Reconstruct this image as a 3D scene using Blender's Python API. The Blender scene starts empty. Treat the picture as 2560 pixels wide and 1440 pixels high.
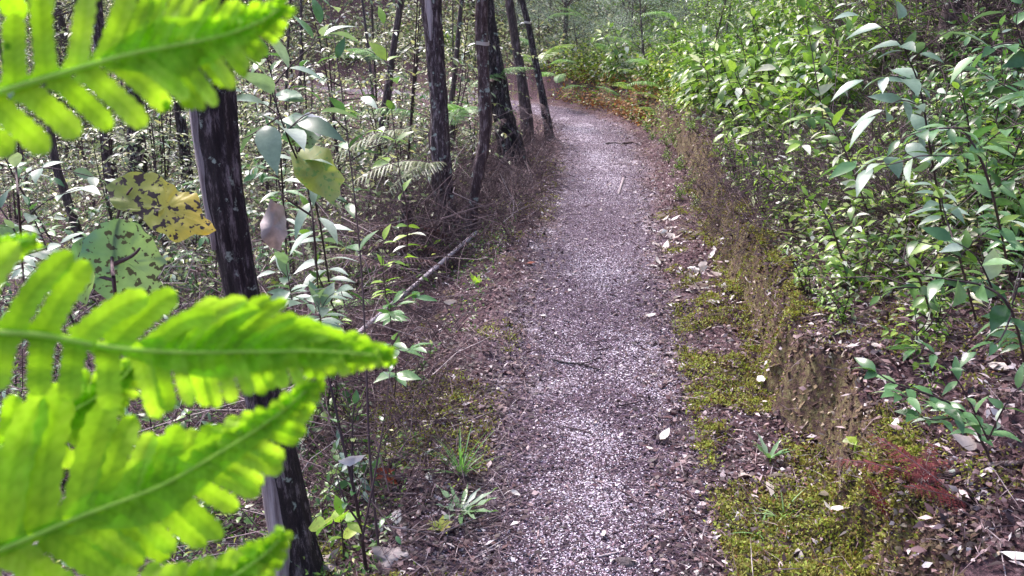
import bpy, math, random
import numpy as np
from mathutils import Vector
random.seed(7)
rng = np.random.default_rng(11)
R = math.radians
scene = bpy.context.scene
C = scene.collection
# ------------------------------------------------------------------ camera, light, exposure
PITCH = R(18.7); CH = 1.6; F = 2130.0
camd = bpy.data.cameras.new('camera'); cam = bpy.data.objects.new('camera', camd); C.objects.link(cam)
cam.location = (0, 0, CH); cam.rotation_euler = (R(90) - PITCH, 0, 0)
camd.sensor_width = 36; camd.lens = 18 * F / 1280; camd.clip_start = .02; camd.clip_end = 600
camd.dof.use_dof = True; camd.dof.focus_distance = 3.6; camd.dof.aperture_fstop = 13
scene.camera = cam
SUN_EL, SUN_AZ = R(52), R(-35)       # azimuth measured from +Y towards +X
world = bpy.data.worlds.new('World'); scene.world = world; world.use_nodes = True
wn = world.node_tree.nodes; wl = world.node_tree.links
sky = wn.new('ShaderNodeTexSky'); sky.sky_type = 'NISHITA'; sky.sun_disc = False
sky.sun_elevation = SUN_EL; sky.sun_rotation = SUN_AZ; sky.air_density = 1.0; sky.dust_density = 4.5; sky.ozone_density = 1.6
wl.new(sky.outputs[0], wn['Background'].inputs[0]); wn['Background'].inputs[1].default_value = .15
sl = bpy.data.lights.new('sun', 'SUN'); sun = bpy.data.objects.new('sun', sl); C.objects.link(sun)
sl.energy = 1.5; sl.angle = R(22); sl.color = (1, .90, .95)
sd = Vector((math.sin(SUN_AZ) * math.cos(SUN_EL), math.cos(SUN_AZ) * math.cos(SUN_EL), math.sin(SUN_EL)))
sun.rotation_euler = sd.to_track_quat('Z', 'Y').to_euler()
vs = scene.view_settings
vs.view_transform = 'Standard'; vs.look = 'None'; vs.gamma = 1; vs.exposure = 1.5

FW = np.array([0, math.cos(PITCH), -math.sin(PITCH)]); UP = np.array([0, math.sin(PITCH), math.cos(PITCH)])
RT = np.array([1., 0, 0]); CAM = np.array([0, 0, CH])
def ray(px, py): return FW + (px - 1280) / F * RT + (720 - py) / F * UP
def P(px, py, d): return CAM + d * ray(px, py)               # point at depth d metres
def PY(px, py, Y):
    r = ray(px, py); return CAM + r * (Y / r[1])
# ------------------------------------------------------------------ noise + terrain
def _h(ix, iy, s):
    n = (ix * 374761393 + iy * 668265263 + s * 974711) & 0xffffffff
    n = ((n ^ (n >> 13)) * 1274126177) & 0xffffffff
    n = n ^ (n >> 16)
    return (n & 0xffff) / 65535.0
def vn(x, y, s=0):
    x = np.asarray(x, float); y = np.asarray(y, float)
    ix = np.floor(x).astype(np.int64); iy = np.floor(y).astype(np.int64)
    fx = x - ix; fy = y - iy; fx = fx * fx * (3 - 2 * fx); fy = fy * fy * (3 - 2 * fy)
    a = _h(ix, iy, s); b = _h(ix + 1, iy, s); c = _h(ix, iy + 1, s); d = _h(ix + 1, iy + 1, s)
    return (a * (1 - fx) + b * fx) * (1 - fy) + (c * (1 - fx) + d * fx) * fy - .5
def fbm(x, y, s=0, o=3):
    r = 0; a = 1
    for k in range(o):
        r = r + a * vn(np.asarray(x) * 2 ** k, np.asarray(y) * 2 ** k, s + k); a *= .5
    return r
def ss(a, b, x):
    t = np.clip((x - a) / (b - a), 0, 1); return t * t * (3 - 2 * t)
_cy = np.array([-4, 0, 2.1, 3.2, 4.5, 6.2, 7.9, 10, 11.5, 12.6, 13.4, 14.2, 15, 16.5, 20, 60, 300.])
_cx = np.array([-.1, .05, .22, .31, .47, .66, .86, 1.0, .98, .75, .35, -.4, -1.4, -3.6, -9, -60, -300.])
_fy = np.linspace(-4, 300, 6081)
_fx = np.interp(_fy, _cy, _cx)
_k = np.exp(-np.linspace(-2.5, 2.5, 17) ** 2); _k /= _k.sum()
_fx = np.convolve(np.pad(_fx, 8, 'edge'), _k, 'valid')
_sl = np.gradient(_fx, _fy); _sl = np.convolve(np.pad(_sl, 8, 'edge'), _k, 'valid')
def cx(Y): return np.interp(Y, _fy, _fx)
def uu(X, Y): return (X - cx(Y)) / np.sqrt(1 + np.interp(Y, _fy, _sl) ** 2)
def H(X, Y):
    X = np.asarray(X, float); Y = np.asarray(Y, float)
    u = uu(X, Y)
    ub = u + .13 * fbm(X * 2.2, Y * 2.2, 5) + .07 * vn(X * 9, Y * 9, 9) + .03 * vn(X * 26, Y * 26, 10)
    z = .035 * ss(.35, .7, u) + .31 * ss(.79, .89, ub) + .34 * np.clip(u - .9, 0, None) + .28 * np.clip(u - 2.0, 0, None)
    z = np.where(z > 14, 14 + (z - 14) * .12, z)
    l = np.clip(-u - .55, 0, None)
    z = z + .035 * ss(.36, .55, -u) - .24 * np.minimum(l, 3.4) + .05 * np.clip(l - 6, 0, 60)
    z = z + .12 * fbm(X * .35, Y * .35, 2) * ss(.5, 2, np.abs(u))
    off = ss(.3, .6, np.abs(u))
    z = z + (.006 + .05 * off) * fbm(X * 4, Y * 4, 3) + (.003 + .018 * off) * fbm(X * 19, Y * 19, 7, 2)
    z = z + .02 * fbm(X * 1.5, Y * 1.5, 21) * (1 - off)
    return z
def G(px, py, step=.01):
    r = ray(px, py); d = np.arange(1.2, 60, step)
    p = CAM + d[:, None] * r
    i = np.argmax(p[:, 2] < H(p[:, 0], p[:, 1])); return p[i]
# ------------------------------------------------------------------ materials
def mat(name):
    m = bpy.data.materials.new(name); m.use_nodes = True
    nt = m.node_tree; b = nt.nodes['Principled BSDF']; return m, nt, b
def N(nt, t, **kw):
    n = nt.nodes.new(t)
    for k, v in kw.items(): setattr(n, k, v)
    return n
def ramp(nt, fac, stops, interp='LINEAR'):
    r = N(nt, 'ShaderNodeValToRGB'); cr = r.color_ramp; cr.interpolation = interp
    while len(cr.elements) < len(stops): cr.elements.new(.5)
    for e, (p, c) in zip(cr.elements, stops): e.position = p; e.color = (*c, 1)
    nt.links.new(fac, r.inputs[0]); return r.outputs[0]
def noise(nt, scale, detail=4, vec=None, rough=.6, dist=0):
    n = N(nt, 'ShaderNodeTexNoise'); n.inputs['Scale'].default_value = scale; n.inputs['Detail'].default_value = detail
    n.inputs['Roughness'].default_value = rough; n.inputs['Distortion'].default_value = dist
    if vec is not None: nt.links.new(vec, n.inputs['Vector'])
    return n.outputs['Fac']
def coords(nt, scale=(1, 1, 1)):
    t = N(nt, 'ShaderNodeTexCoord'); mp = N(nt, 'ShaderNodeMapping'); mp.inputs['Scale'].default_value = scale
    nt.links.new(t.outputs['Object'], mp.inputs[0]); return mp.outputs[0]
def mix(nt, f, a, b, mode='MIX'):
    m = N(nt, 'ShaderNodeMix', data_type='RGBA', blend_type=mode)
    for s, v in ((m.inputs[0], f), (m.inputs[6], a), (m.inputs[7], b)):
        if isinstance(v, (int, float)): s.default_value = v
        elif isinstance(v, tuple): s.default_value = (*v, 1)
        else: nt.links.new(v, s)
    return m.outputs[2]
def bump(nt, b, h, strength=.5, dist=.01):
    n = N(nt, 'ShaderNodeBump'); n.inputs['Strength'].default_value = strength; n.inputs['Distance'].default_value = dist
    nt.links.new(h, n.inputs['Height']); nt.links.new(n.outputs[0], b.inputs['Normal'])
def leafmat(name, stops, rough=.38, tr=.3, spec=.5, trcol=None, spots=None, vary=.35, nscale=60, sheen=None):
    m, nt, b = mat(name)
    a = N(nt, 'ShaderNodeAttribute'); a.attribute_name = 'v'
    col = ramp(nt, a.outputs['Fac'], stops)
    co = coords(nt)
    nz = noise(nt, nscale, 3, co)
    col = mix(nt, vary, col, ramp(nt, nz, [(.3, (.35, .4, .35)), (.7, (1.25, 1.25, 1.15))]), 'MULTIPLY')
    if spots:
        sc, c2, th = spots
        n2 = noise(nt, sc, 2.5, co, .5, .15)
        f = ramp(nt, n2, [(th, (0, 0, 0)), (th + .025, (1, 1, 1))])
        col = mix(nt, f, col, c2)
    nt.links.new(col, b.inputs['Base Color']); b.inputs['Roughness'].default_value = rough
    b.inputs['Specular IOR Level'].default_value = spec
    if tr > 0:
        t = N(nt, 'ShaderNodeBsdfTranslucent')
        tc = mix(nt, 1.0, col, trcol or (1.3, 1.5, .6), 'MULTIPLY'); nt.links.new(tc, t.inputs[0])
        ms = N(nt, 'ShaderNodeMixShader'); ms.inputs[0].default_value = tr
        nt.links.new(b.outputs[0], ms.inputs[1]); nt.links.new(t.outputs[0], ms.inputs[2])
        nt.links.new(ms.outputs[0], nt.nodes['Material Output'].inputs[0])
    return m
M = {}
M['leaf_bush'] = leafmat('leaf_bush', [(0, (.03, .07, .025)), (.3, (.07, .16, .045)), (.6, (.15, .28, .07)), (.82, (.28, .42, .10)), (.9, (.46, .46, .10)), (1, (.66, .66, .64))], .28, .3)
M['leaf_bright'] = leafmat('leaf_bright', [(0, (.06, .13, .035)), (.35, (.17, .31, .055)), (.7, (.30, .47, .08)), (.86, (.46, .57, .13)), (1, (.76, .77, .78))], .25, .33, trcol=(1.2, 1.3, .8))  # whitish end stop colours the leaves that imitate glints
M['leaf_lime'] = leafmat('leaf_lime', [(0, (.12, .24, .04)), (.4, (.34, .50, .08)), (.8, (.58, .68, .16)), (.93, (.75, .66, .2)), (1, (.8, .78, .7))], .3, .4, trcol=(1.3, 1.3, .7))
M['leaf_cool'] = leafmat('leaf_cool', [(0, (.045, .11, .05)), (.4, (.11, .24, .10)), (.8, (.22, .36, .18)), (1, (.48, .56, .50))], .2, .24)
M['leaf_grey'] = leafmat('leaf_grey', [(0, (.10, .17, .13)), (.5, (.20, .30, .24)), (1, (.42, .50, .46))], .34, .25)
M['leaf_far'] = leafmat('leaf_far', [(0, (.06, .08, .05)), (.3, (.18, .25, .14)), (.6, (.36, .42, .22)), (.8, (.55, .54, .25)), (.88, (.62, .60, .52)), (1, (.84, .82, .86))], .28, .4, trcol=(1.15, 1.15, .95))  # palest stops stand in for the glitter of sky on leaves
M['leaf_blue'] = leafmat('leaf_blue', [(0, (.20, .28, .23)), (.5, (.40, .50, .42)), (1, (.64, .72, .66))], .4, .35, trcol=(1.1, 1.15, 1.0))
M['fern_green'] = leafmat('fern_green', [(0, (.10, .24, .08)), (.5, (.22, .42, .16)), (1, (.42, .56, .30))], .4, .35)
M['fern_pale'] = leafmat('fern_pale', [(0, (.30, .30, .2)), (.5, (.42, .45, .33)), (1, (.5, .56, .48))], .45, .3)
M['fern_brown'] = leafmat('fern_brown', [(0, (.05, .022, .032)), (.6, (.13, .07, .08)), (1, (.30, .20, .21))], .7, .15, trcol=(1.1, .9, .8))
M['fern_rust'] = leafmat('fern_rust', [(0, (.14, .05, .025)), (.5, (.34, .16, .07)), (1, (.55, .38, .2))], .6, .3, trcol=(1.2, .9, .6))
M['fern_red'] = leafmat('fern_red', [(0, (.035, .004, .008)), (.6, (.11, .010, .014)), (1, (.22, .05, .05))], .6, .15, trcol=(1.3, .5, .5))
M['litter'] = leafmat('litter', [(0, (.018, .008, .014)), (.4, (.08, .036, .048)), (.68, (.18, .09, .10)), (.84, (.40, .28, .31)), (1, (.80, .72, .78))], .55, .1, trcol=(1, .8, .7), vary=.5)
M['dry_leaf'] = leafmat('dry_leaf', [(0, (.55, .44, .42)), (.5, (.74, .67, .66)), (1, (.86, .83, .84))], .42, .15, trcol=(1, .9, .8), nscale=35, vary=.45)
M['dry_big'] = leafmat('dry_big', [(0, (.36, .29, .31)), (1, (.50, .42, .45))], .6, .1, trcol=(1, .9, .8), nscale=25, vary=.6)
M['rust_leaf'] = leafmat('rust_leaf', [(0, (.25, .045, .02)), (1, (.35, .07, .03))], .5, .2, trcol=(1.2, .7, .5))
M['twig'] = leafmat('twig', [(0, (.03, .014, .022)), (.5, (.10, .055, .07)), (.85, (.25, .17, .20)), (1, (.50, .41, .45))], .75, 0, vary=.6)
M['soil'] = leafmat('soil', [(0, (.03, .013, .014)), (.5, (.12, .065, .055)), (.85, (.25, .18, .11)), (1, (.5, .42, .36))], .9, 0, vary=.5)
M['moss'] = leafmat('moss', [(0, (.045, .03, .015)), (.3, (.13, .09, .03)), (.6, (.33, .31, .07)), (.85, (.36, .46, .09)), (1, (.30, .14, .08))], .8, .25, vary=.4)
M['chip'] = leafmat('chip', [(0, (.28, .20, .30)), (.5, (.60, .51, .64)), (1, (.92, .87, .97))], .6, 0, vary=.3)
M['chip_dark'] = leafmat('chip_dark', [(0, (.018, .008, .018)), (.6, (.07, .035, .06)), (1, (.19, .11, .15))], .7, 0, vary=.3)
M['fern_fg'] = leafmat('fern_fg', [(0, (.16, .38, .02)), (.5, (.34, .60, .04)), (1, (.52, .74, .12))], .6, .45, spec=.12, trcol=(1.35, 1.4, .5), vary=.45, nscale=75, spots=(60, (.07, .22, .01), .73))  # dark green spots paint the round shadows on the fern
M['fern_rib'] = leafmat('fern_rib', [(0, (.36, .58, .05)), (1, (.46, .66, .12))], .6, .35, vary=.3)
M['spotted'] = leafmat('spotted', [(0, (.20, .26, .07)), (.45, (.42, .42, .10)), (.8, (.68, .52, .09)), (1, (.75, .5, .08))], .42, .3, spots=(62, (.05, .028, .03), .56), vary=.4, nscale=30, trcol=(1.2, 1.2, .6))
M['spotted_grey'] = leafmat('spotted_grey', [(0, (.12, .24, .17)), (1, (.26, .36, .24))], .4, .25, spots=(60, (.05, .05, .05), .58), vary=.4, nscale=16)
M['yellowgreen'] = leafmat('yellowgreen', [(0, (.26, .32, .10)), (1, (.40, .44, .17))], .42, .3, spots=(60, (.18, .3, .10), .6), vary=.4, nscale=22)
M['lime_leaf'] = leafmat('lime_leaf', [(0, (.2, .42, .05)), (1, (.5, .62, .13))], .4, .4, spots=(90, (.25, .2, .05), .68))
M['white_leaf'] = leafmat('white_leaf', [(0, (.55, .55, .60)), (1, (.78, .78, .84))], .35, .2, spots=(60, (.2, .17, .18), .66), trcol=(1, 1, 1))
M['tie'] = leafmat('tie', [(0, (.75, .75, .82)), (1, (.8, .8, .85))], .3, 0, vary=.1)
def barkmat(name, dark, midc, light, lichen=.66, zs=.22):
    m, nt, b = mat(name)
    co = coords(nt, (1, 1, zs)); n1 = noise(nt, 46, 7, co, .78)
    col = ramp(nt, n1, [(.34, dark), (.52, midc), (.66, light)])
    co2 = coords(nt); n2 = noise(nt, 17, 5, co2, .65)
    f = ramp(nt, n2, [(lichen, (0, 0, 0)), (lichen + .05, (1, 1, 1))])
    col = mix(nt, f, col, (.42, .47, .43))
    nt.links.new(col, b.inputs['Base Color']); b.inputs['Roughness'].default_value = .8
    bump(nt, b, n1, 1, .02); return m
M['bark_char'] = barkmat('bark_char', (.008, .004, .007), (.04, .025, .032), (.34, .27, .30), .60)
M['bark'] = barkmat('bark', (.016, .008, .012), (.075, .045, .055), (.44, .35, .39), .59)
M['bark_warm'] = barkmat('bark_warm', (.02, .01, .012), (.10, .055, .06), (.44, .34, .35), .60)
M['wood'] = barkmat('wood', (.16, .11, .13), (.44, .36, .39), (.6, .52, .56), .9, .05)
M['pole'] = barkmat('pole', (.35, .29, .34), (.6, .53, .6), (.8, .74, .8), .9, .3)
M['far_bark'] = barkmat('far_bark', (.03, .02, .025), (.09, .06, .065), (.3, .23, .25), .64)

def groundmat():
    m, nt, b = mat('forest_floor')
    co = coords(nt)
    n1 = noise(nt, 3.0, 5, co); n2 = noise(nt, 55, 6, co, .75); n3 = noise(nt, 8, 5, co, .65)
    c = ramp(nt, n2, [(.34, (.018, .007, .013)), (.47, (.075, .034, .048)), (.58, (.16, .085, .10)), (.70, (.38, .28, .32))])
    mo = ramp(nt, n2, [(.3, (.045, .04, .012)), (.5, (.14, .13, .03)), (.75, (.26, .27, .05))])
    f = ramp(nt, n3, [(.56, (0, 0, 0)), (.66, (.6, .6, .6))])
    c = mix(nt, f, c, mo)
    # the cut face of the bank: bare clay, where the surface is steep
    ge = N(nt, 'ShaderNodeNewGeometry'); sx = N(nt, 'ShaderNodeSeparateXYZ'); nt.links.new(ge.outputs['True Normal'], sx.inputs[0])
    cs = coords(nt, (1, 1, .9)); n4 = noise(nt, 38, 8, cs, .8)
    clay = ramp(nt, n4, [(.34, (.03, .014, .014)), (.46, (.12, .065, .055)), (.56, (.17, .14, .055)), (.68, (.36, .32, .2))])
    fs = ramp(nt, sx.outputs['Z'], [(.45, (1, 1, 1)), (.68, (0, 0, 0))])
    c = mix(nt, fs, c, clay)
    nt.links.new(c, b.inputs['Base Color']); b.inputs['Roughness'].default_value = .9
    bump(nt, b, n2, 1, .02); return m
def pathmat():
    m, nt, b = mat('gravel_path')
    co = coords(nt)
    n2 = noise(nt, 120, 5, co, .8)
    c = ramp(nt, n2, [(.38, (.018, .007, .020)), (.51, (.055, .028, .058)), (.6, (.17, .11, .19)), (.72, (.48, .40, .55))])
    v = N(nt, 'ShaderNodeTexVoronoi'); v.inputs['Scale'].default_value = 130; v.inputs['Randomness'].default_value = 1; nt.links.new(co, v.inputs['Vector'])
    sep = N(nt, 'ShaderNodeSeparateColor'); nt.links.new(v.outputs['Color'], sep.inputs[0])
    f = ramp(nt, sep.outputs[0], [(.80, (0, 0, 0)), (.84, (1, 1, 1))])
    f2 = ramp(nt, v.outputs['Distance'], [(.35, (1, 1, 1)), (.5, (0, 0, 0))])
    f = mix(nt, 1.0, f, f2, 'MULTIPLY')
    c = mix(nt, f, c, (.6, .53, .6))
    n5 = noise(nt, 2.3, 6, co, .7); 
    fp = ramp(nt, n5, [(.57, (0, 0, 0)), (.64, (.75, .75, .75))])
    pale = ramp(nt, n2, [(.3, (.24, .19, .24)), (.6, (.62, .56, .64))])
    c = mix(nt, fp, c, pale)
    at = N(nt, 'ShaderNodeAttribute'); at.attribute_name = 'v'
    ma = N(nt, 'ShaderNodeMath', operation='ADD'); nt.links.new(at.outputs['Fac'], ma.inputs[0]); n6 = noise(nt, 7, 6, co, .75)
    mm = N(nt, 'ShaderNodeMath', operation='MULTIPLY'); mm.inputs[1].default_value = 1.3; nt.links.new(n6, mm.inputs[0]); nt.links.new(mm.outputs[0], ma.inputs[1])
    soil = ramp(nt, n2, [(.34, (.018, .007, .013)), (.47, (.075, .034, .048)), (.58, (.16, .085, .10)), (.70, (.38, .28, .32))])
    mp_ = N(nt, 'ShaderNodeMapRange'); mp_.inputs[1].default_value = 1.36; mp_.inputs[2].default_value = 1.62; nt.links.new(ma.outputs[0], mp_.inputs[0])
    c = mix(nt, mp_.outputs[0], c, soil)
    nt.links.new(c, b.inputs['Base Color']); b.inputs['Roughness'].default_value = .75
    bump(nt, b, n2, .8, .008); return m
M['ground'] = groundmat(); M['path'] = pathmat()
# ------------------------------------------------------------------ mesh building
class MB:
    def __init__(s): s.v = []; s.f3 = []; s.f4 = []; s.a = []; s.n = 0
    def add(s, v, f, a=.5):
        v = np.asarray(v, np.float32).reshape(-1, 3); f = np.asarray(f, np.int64)
        if len(v) == 0: return
        (s.f3 if f.shape[1] == 3 else s.f4).append(f + s.n); s.v.append(v)
        s.a.append(np.broadcast_to(np.asarray(a, np.float32), (len(v),)).copy()); s.n += len(v)
    def mesh(s, name, m, smooth=False):
        me = bpy.data.meshes.new(name)
        v = np.concatenate(s.v); a = np.concatenate(s.a)
        f3 = np.concatenate(s.f3) if s.f3 else np.zeros((0, 3), np.int64)
        f4 = np.concatenate(s.f4) if s.f4 else np.zeros((0, 4), np.int64)
        me.vertices.add(len(v)); me.vertices.foreach_set('co', v.ravel())
        nl = f3.size + f4.size; me.loops.add(nl)
        me.loops.foreach_set('vertex_index', np.concatenate([f3.ravel(), f4.ravel()]).astype(np.int32))
        npoly = len(f3) + len(f4); me.polygons.add(npoly)
        ls = np.concatenate([np.arange(len(f3)) * 3, f3.size + np.arange(len(f4)) * 4]).astype(np.int32)
        me.polygons.foreach_set('loop_start', ls)
        at = me.attributes.new('v', 'FLOAT', 'POINT'); at.data.foreach_set('value', a)
        me.materials.append(M[m] if isinstance(m, str) else m)
        me.update(calc_edges=True); me.validate()
        if smooth: me.shade_smooth()
        return me
    def build(s, name, m, parent=None, smooth=False):
        o = bpy.data.objects.new(name, s.mesh(name, m, smooth)); C.objects.link(o)
        if parent is not None: o.parent = parent
        return o
def nrm(v): return v / np.maximum(np.linalg.norm(v, axis=-1, keepdims=True), 1e-9)
def tube(mb, pts, rad, sides=6, a=.5, rough=0, seed=0, sub=1):
    pts = np.asarray(pts, float); rad = np.broadcast_to(np.asarray(rad, float), (len(pts),))
    if sub > 1:
        t = np.arange(len(pts)); tt = np.linspace(0, len(pts) - 1, (len(pts) - 1) * sub + 1)
        sm = np.stack([catmull(t, pts[:, k], tt) for k in range(3)], 1)
        rad = np.interp(tt, t, rad); pts = sm
    T = nrm(np.gradient(pts, axis=0)); ref = np.array([.1, .95, .2]) if abs(T[0][1]) < .8 else np.array([1., 0, 0])
    A = nrm(np.cross(T, ref)); B = np.cross(T, A)
    th = np.arange(sides) * 2 * math.pi / sides
    rr = np.repeat(rad[:, None], sides, 1)
    if rough:
        L = np.concatenate([[0], np.cumsum(np.linalg.norm(np.diff(pts, axis=0), axis=1))])
        tx = np.cos(th)[None] * 3.1 + 7; ty = np.sin(th)[None] * 3.1
        rr = rr * (1 + rough * (fbm(tx + seed + L[:, None] * 2.5, ty + L[:, None] * 3.3, seed) + .8 * vn(tx * 3 + L[:, None], ty * 3 + L[:, None] * 5, seed + 3) + (.9 * vn(tx * 7 + L[:, None] * 2, ty * 7 + L[:, None] * 9, seed + 5) if sides > 12 else 0)))
    v = pts[:, None] + rr[..., None] * (np.cos(th)[None, :, None] * A[:, None] + np.sin(th)[None, :, None] * B[:, None])
    n = len(pts); i = np.arange(n - 1)[:, None] * sides; j = np.arange(sides)[None]; k = (j + 1) % sides
    f = np.stack([i + j, i + k, i + sides + k, i + sides + j], -1).reshape(-1, 4)
    mb.add(v, f, a)
    cap = np.array([[(n - 1) * sides + q, (n - 1) * sides + q + 1, (n - 1) * sides] for q in range(1, sides - 1)]) 
    mb.f3.append(cap + mb.n - n * sides)
def catmull(t, y, tt):
    i = np.clip(np.floor(tt).astype(int), 0, len(t) - 2); x = tt - i
    y0 = y[np.maximum(i - 1, 0)]; y1 = y[i]; y2 = y[i + 1]; y3 = y[np.minimum(i + 2, len(t) - 1)]
    return .5 * (2 * y1 + (y2 - y0) * x + (2 * y0 - 5 * y1 + 4 * y2 - y3) * x ** 2 + (3 * y1 - y0 - 3 * y2 + y3) * x ** 3)
# leaf templates: (t along, s across (-1..1), half width w(t)); fold + droop
LT = {}
def _template(rows):
    v = [(0, 0, 0)]; f = []
    n = len(rows)
    for (t, w) in rows: v += [(t, -w, 1), (t, 0, 0), (t, w, 1)]
    v.append((1, 0, 0)); last = len(v) - 1
    f3 = [(0, 2, 1), (0, 3, 2)]; f4 = []
    for k in range(n - 1):
        a = 1 + 3 * k; f4 += [(a, a + 1, a + 4, a + 3), (a + 1, a + 2, a + 5, a + 4)]
    a = 1 + 3 * (n - 1); f3 += [(a, a + 1, last), (a + 1, a + 2, last)]
    return np.array(v, float), np.array(f3), np.array(f4)
LT['fine'] = _template([(.06, .12), (.2, .36), (.4, .5), (.6, .44), (.8, .25), (.92, .09)])
LT['mid'] = _template([(.22, .42), (.55, .46), (.82, .2)])
LT['low'] = (np.array([(0, 0, 0), (.45, -.5, 1), (.5, 0, 0), (.45, .5, 1), (1, 0, 0)], float), np.array([(0, 2, 1), (0, 3, 2), (1, 2, 4), (2, 3, 4)]), None)
LT['tiny'] = (np.array([(0, 0, 0), (.45, -.5, 1), (.45, .5, 1), (1, 0, 0)], float), np.array([(0, 2, 1), (1, 2, 3)]), None)
def leaves(mb, pos, d, up, L, W, a, kind='mid', fold=.25, droop=.25, wav=0):
    pos = np.asarray(pos, float).reshape(-1, 3); n = len(pos)
    if n == 0: return
    d = nrm(np.broadcast_to(np.asarray(d, float), (n, 3))); up = np.broadcast_to(np.asarray(up, float), (n, 3))
    s = nrm(np.cross(d, up)); nn = np.cross(s, d)
    L = np.broadcast_to(np.asarray(L, float), (n,)); W = np.broadcast_to(np.asarray(W, float), (n,))
    T, f3, f4 = LT[kind]
    t = T[:, 0][None]; w = T[:, 1][None]; e = T[:, 2][None]
    x = t * L[:, None]; y = w * W[:, None]
    z = fold * np.abs(y) - droop * (t ** 2) * L[:, None]
    if wav: z = z + wav * L[:, None] * e * np.sin(t * 17 + np.arange(n)[:, None] * 2.1 + w * 3)
    v = pos[:, None] + x[..., None] * d[:, None] + y[..., None] * s[:, None] + z[..., None] * nn[:, None]
    k = len(T); base = (np.arange(n) * k)[:, None, None]
    av = np.repeat(np.broadcast_to(np.asarray(a, float), (n,)), k)
    n0 = mb.n
    mb.add(v, (f3[None] + base).reshape(-1, 3), av)
    if f4 is not None and len(f4): mb.f4.append((f4[None] + base).reshape(-1, 4) + n0)
# ------------------------------------------------------------------ tagging
def tag(o, label, cat=None, group=None, kind=None):
    o['label'] = label
    if cat: o['category'] = cat
    if group: o['group'] = group
    if kind: o['kind'] = kind
    return o
def empty(name, loc, rz=0):
    o = bpy.data.objects.new(name, None); C.objects.link(o); o.location = tuple(float(q) for q in loc); o.rotation_euler = (0, 0, rz); o.empty_display_size = .1
    return o
CH_ = {}
def copy_tree(o, loc, rot=(0, 0, 0), sc=1.0):
    c = o.copy(); C.objects.link(c); c.location = tuple(float(q) for q in loc); c.rotation_euler = rot; c.scale = (sc,) * 3 if not isinstance(sc, tuple) else sc
    for ch in CH_.get(o.name, []):
        k = ch.copy(); C.objects.link(k); k.parent = c
    return c
def reg(root, *parts): CH_[root.name] = list(parts); return root
def up_rand(n, k=.5):
    u = rng.normal(size=(n, 3)) * k; u[:, 2] += 1; return nrm(u)
# ------------------------------------------------------------------ ground and path
def axis(dense0, dense1, step, lo, hi, g=1.12):
    a = list(np.arange(dense0, dense1, step)); s = step; x = a[-1]
    while x < hi: s *= g; x += s; a.append(x)
    s = step; x = a[0]; b = []
    while x > lo: s *= g; x -= s; b.append(x)
    return np.array(b[::-1] + a)
gx = axis(-2.2, 3.4, .025, -260, 260, 1.07); gy = axis(1.3, 8.5, .026, -40, 300, 1.05)
X, Y = np.meshgrid(gx, gy); Z = H(X, Y)
mb = MB(); nx = len(gx); ny = len(gy)
i = (np.arange(ny - 1) * nx)[:, None] + np.arange(nx - 1)[None]
mb.add(np.stack([X, Y, Z], -1), np.stack([i, i + 1, i + nx + 1, i + nx], -1).reshape(-1, 4))
tag(mb.build('ground', 'ground', smooth=True), 'brown forest floor, mossy beside the path and rising over a low cut bank', kind='structure')
ys = np.concatenate([np.arange(-2, 8.5, .03), np.arange(8.5, 17, .07)]); k = np.linspace(-1, 1, 41)
wl_ = .50 + .12 * fbm(ys * 1.6, 0 * ys, 31) + .05 * fbm(ys * 9, 0 * ys, 32); wr_ = .50 + .12 * fbm(ys * 1.4, 0 * ys, 33) + .05 * fbm(ys * 9, 0 * ys, 34)
sc_ = np.sqrt(1 + np.interp(ys, _fy, _sl) ** 2)
U = np.where(k[None] < 0, k[None] * wl_[:, None], k[None] * wr_[:, None]) * np.minimum(sc_, 2.0)[:, None]
XX = cx(ys)[:, None] + U; YY = np.repeat(ys[:, None], 41, 1)
ZZ = H(XX, YY) + .007 - .012 * (np.abs(k)[None] > .97)
mb = MB(); i = (np.arange(len(ys) - 1) * 41)[:, None] + np.arange(40)[None]
mb.add(np.stack([XX, YY, ZZ], -1), np.stack([i, i + 1, i + 42, i + 41], -1).reshape(-1, 4), np.repeat(np.abs(k)[None], len(ys), 0).ravel())
tag(mb.build('path', 'path', smooth=True), 'narrow purple grey gravel footpath winding into the forest', kind='structure')
def sampY(n, lo, hi, p=1.6):
    r = rng.random(n); q = 1 - p
    if abs(q) < 1e-6: q = 1e-3
    return (lo ** q + r * (hi ** q - lo ** q)) ** (1 / q)
def on(X, Y, dz=0): return np.stack([X, Y, H(X, Y) + dz], -1)
def flakes(mb, p, size, a, tilt=.35):
    n = len(p); th = rng.random((n, 1)) * 6.28 + np.array([[0, 1.3, 2.9, 4.4]]) + rng.normal(size=(n, 4)) * .25
    r = size[:, None] * (.6 + .5 * rng.random((n, 4))) * .5
    x = np.cos(th) * r; y = np.sin(th) * r * .75
    g = rng.normal(size=(n, 2)) * tilt
    z = x * g[:, :1] + y * g[:, 1:]
    base = np.stack([x, y, z], -1)
    top = np.concatenate([rng.normal(size=(n, 2)) * .1 * size[:, None], size[:, None] * .18], 1)[:, None]
    v = np.concatenate([base, top], 1) + p[:, None]
    f = np.array([[0, 1, 4], [1, 2, 4], [2, 3, 4], [3, 0, 4]])
    mb.add(v, (f[None] + (np.arange(n) * 5)[:, None, None]).reshape(-1, 3), np.repeat(a, 5))
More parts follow.
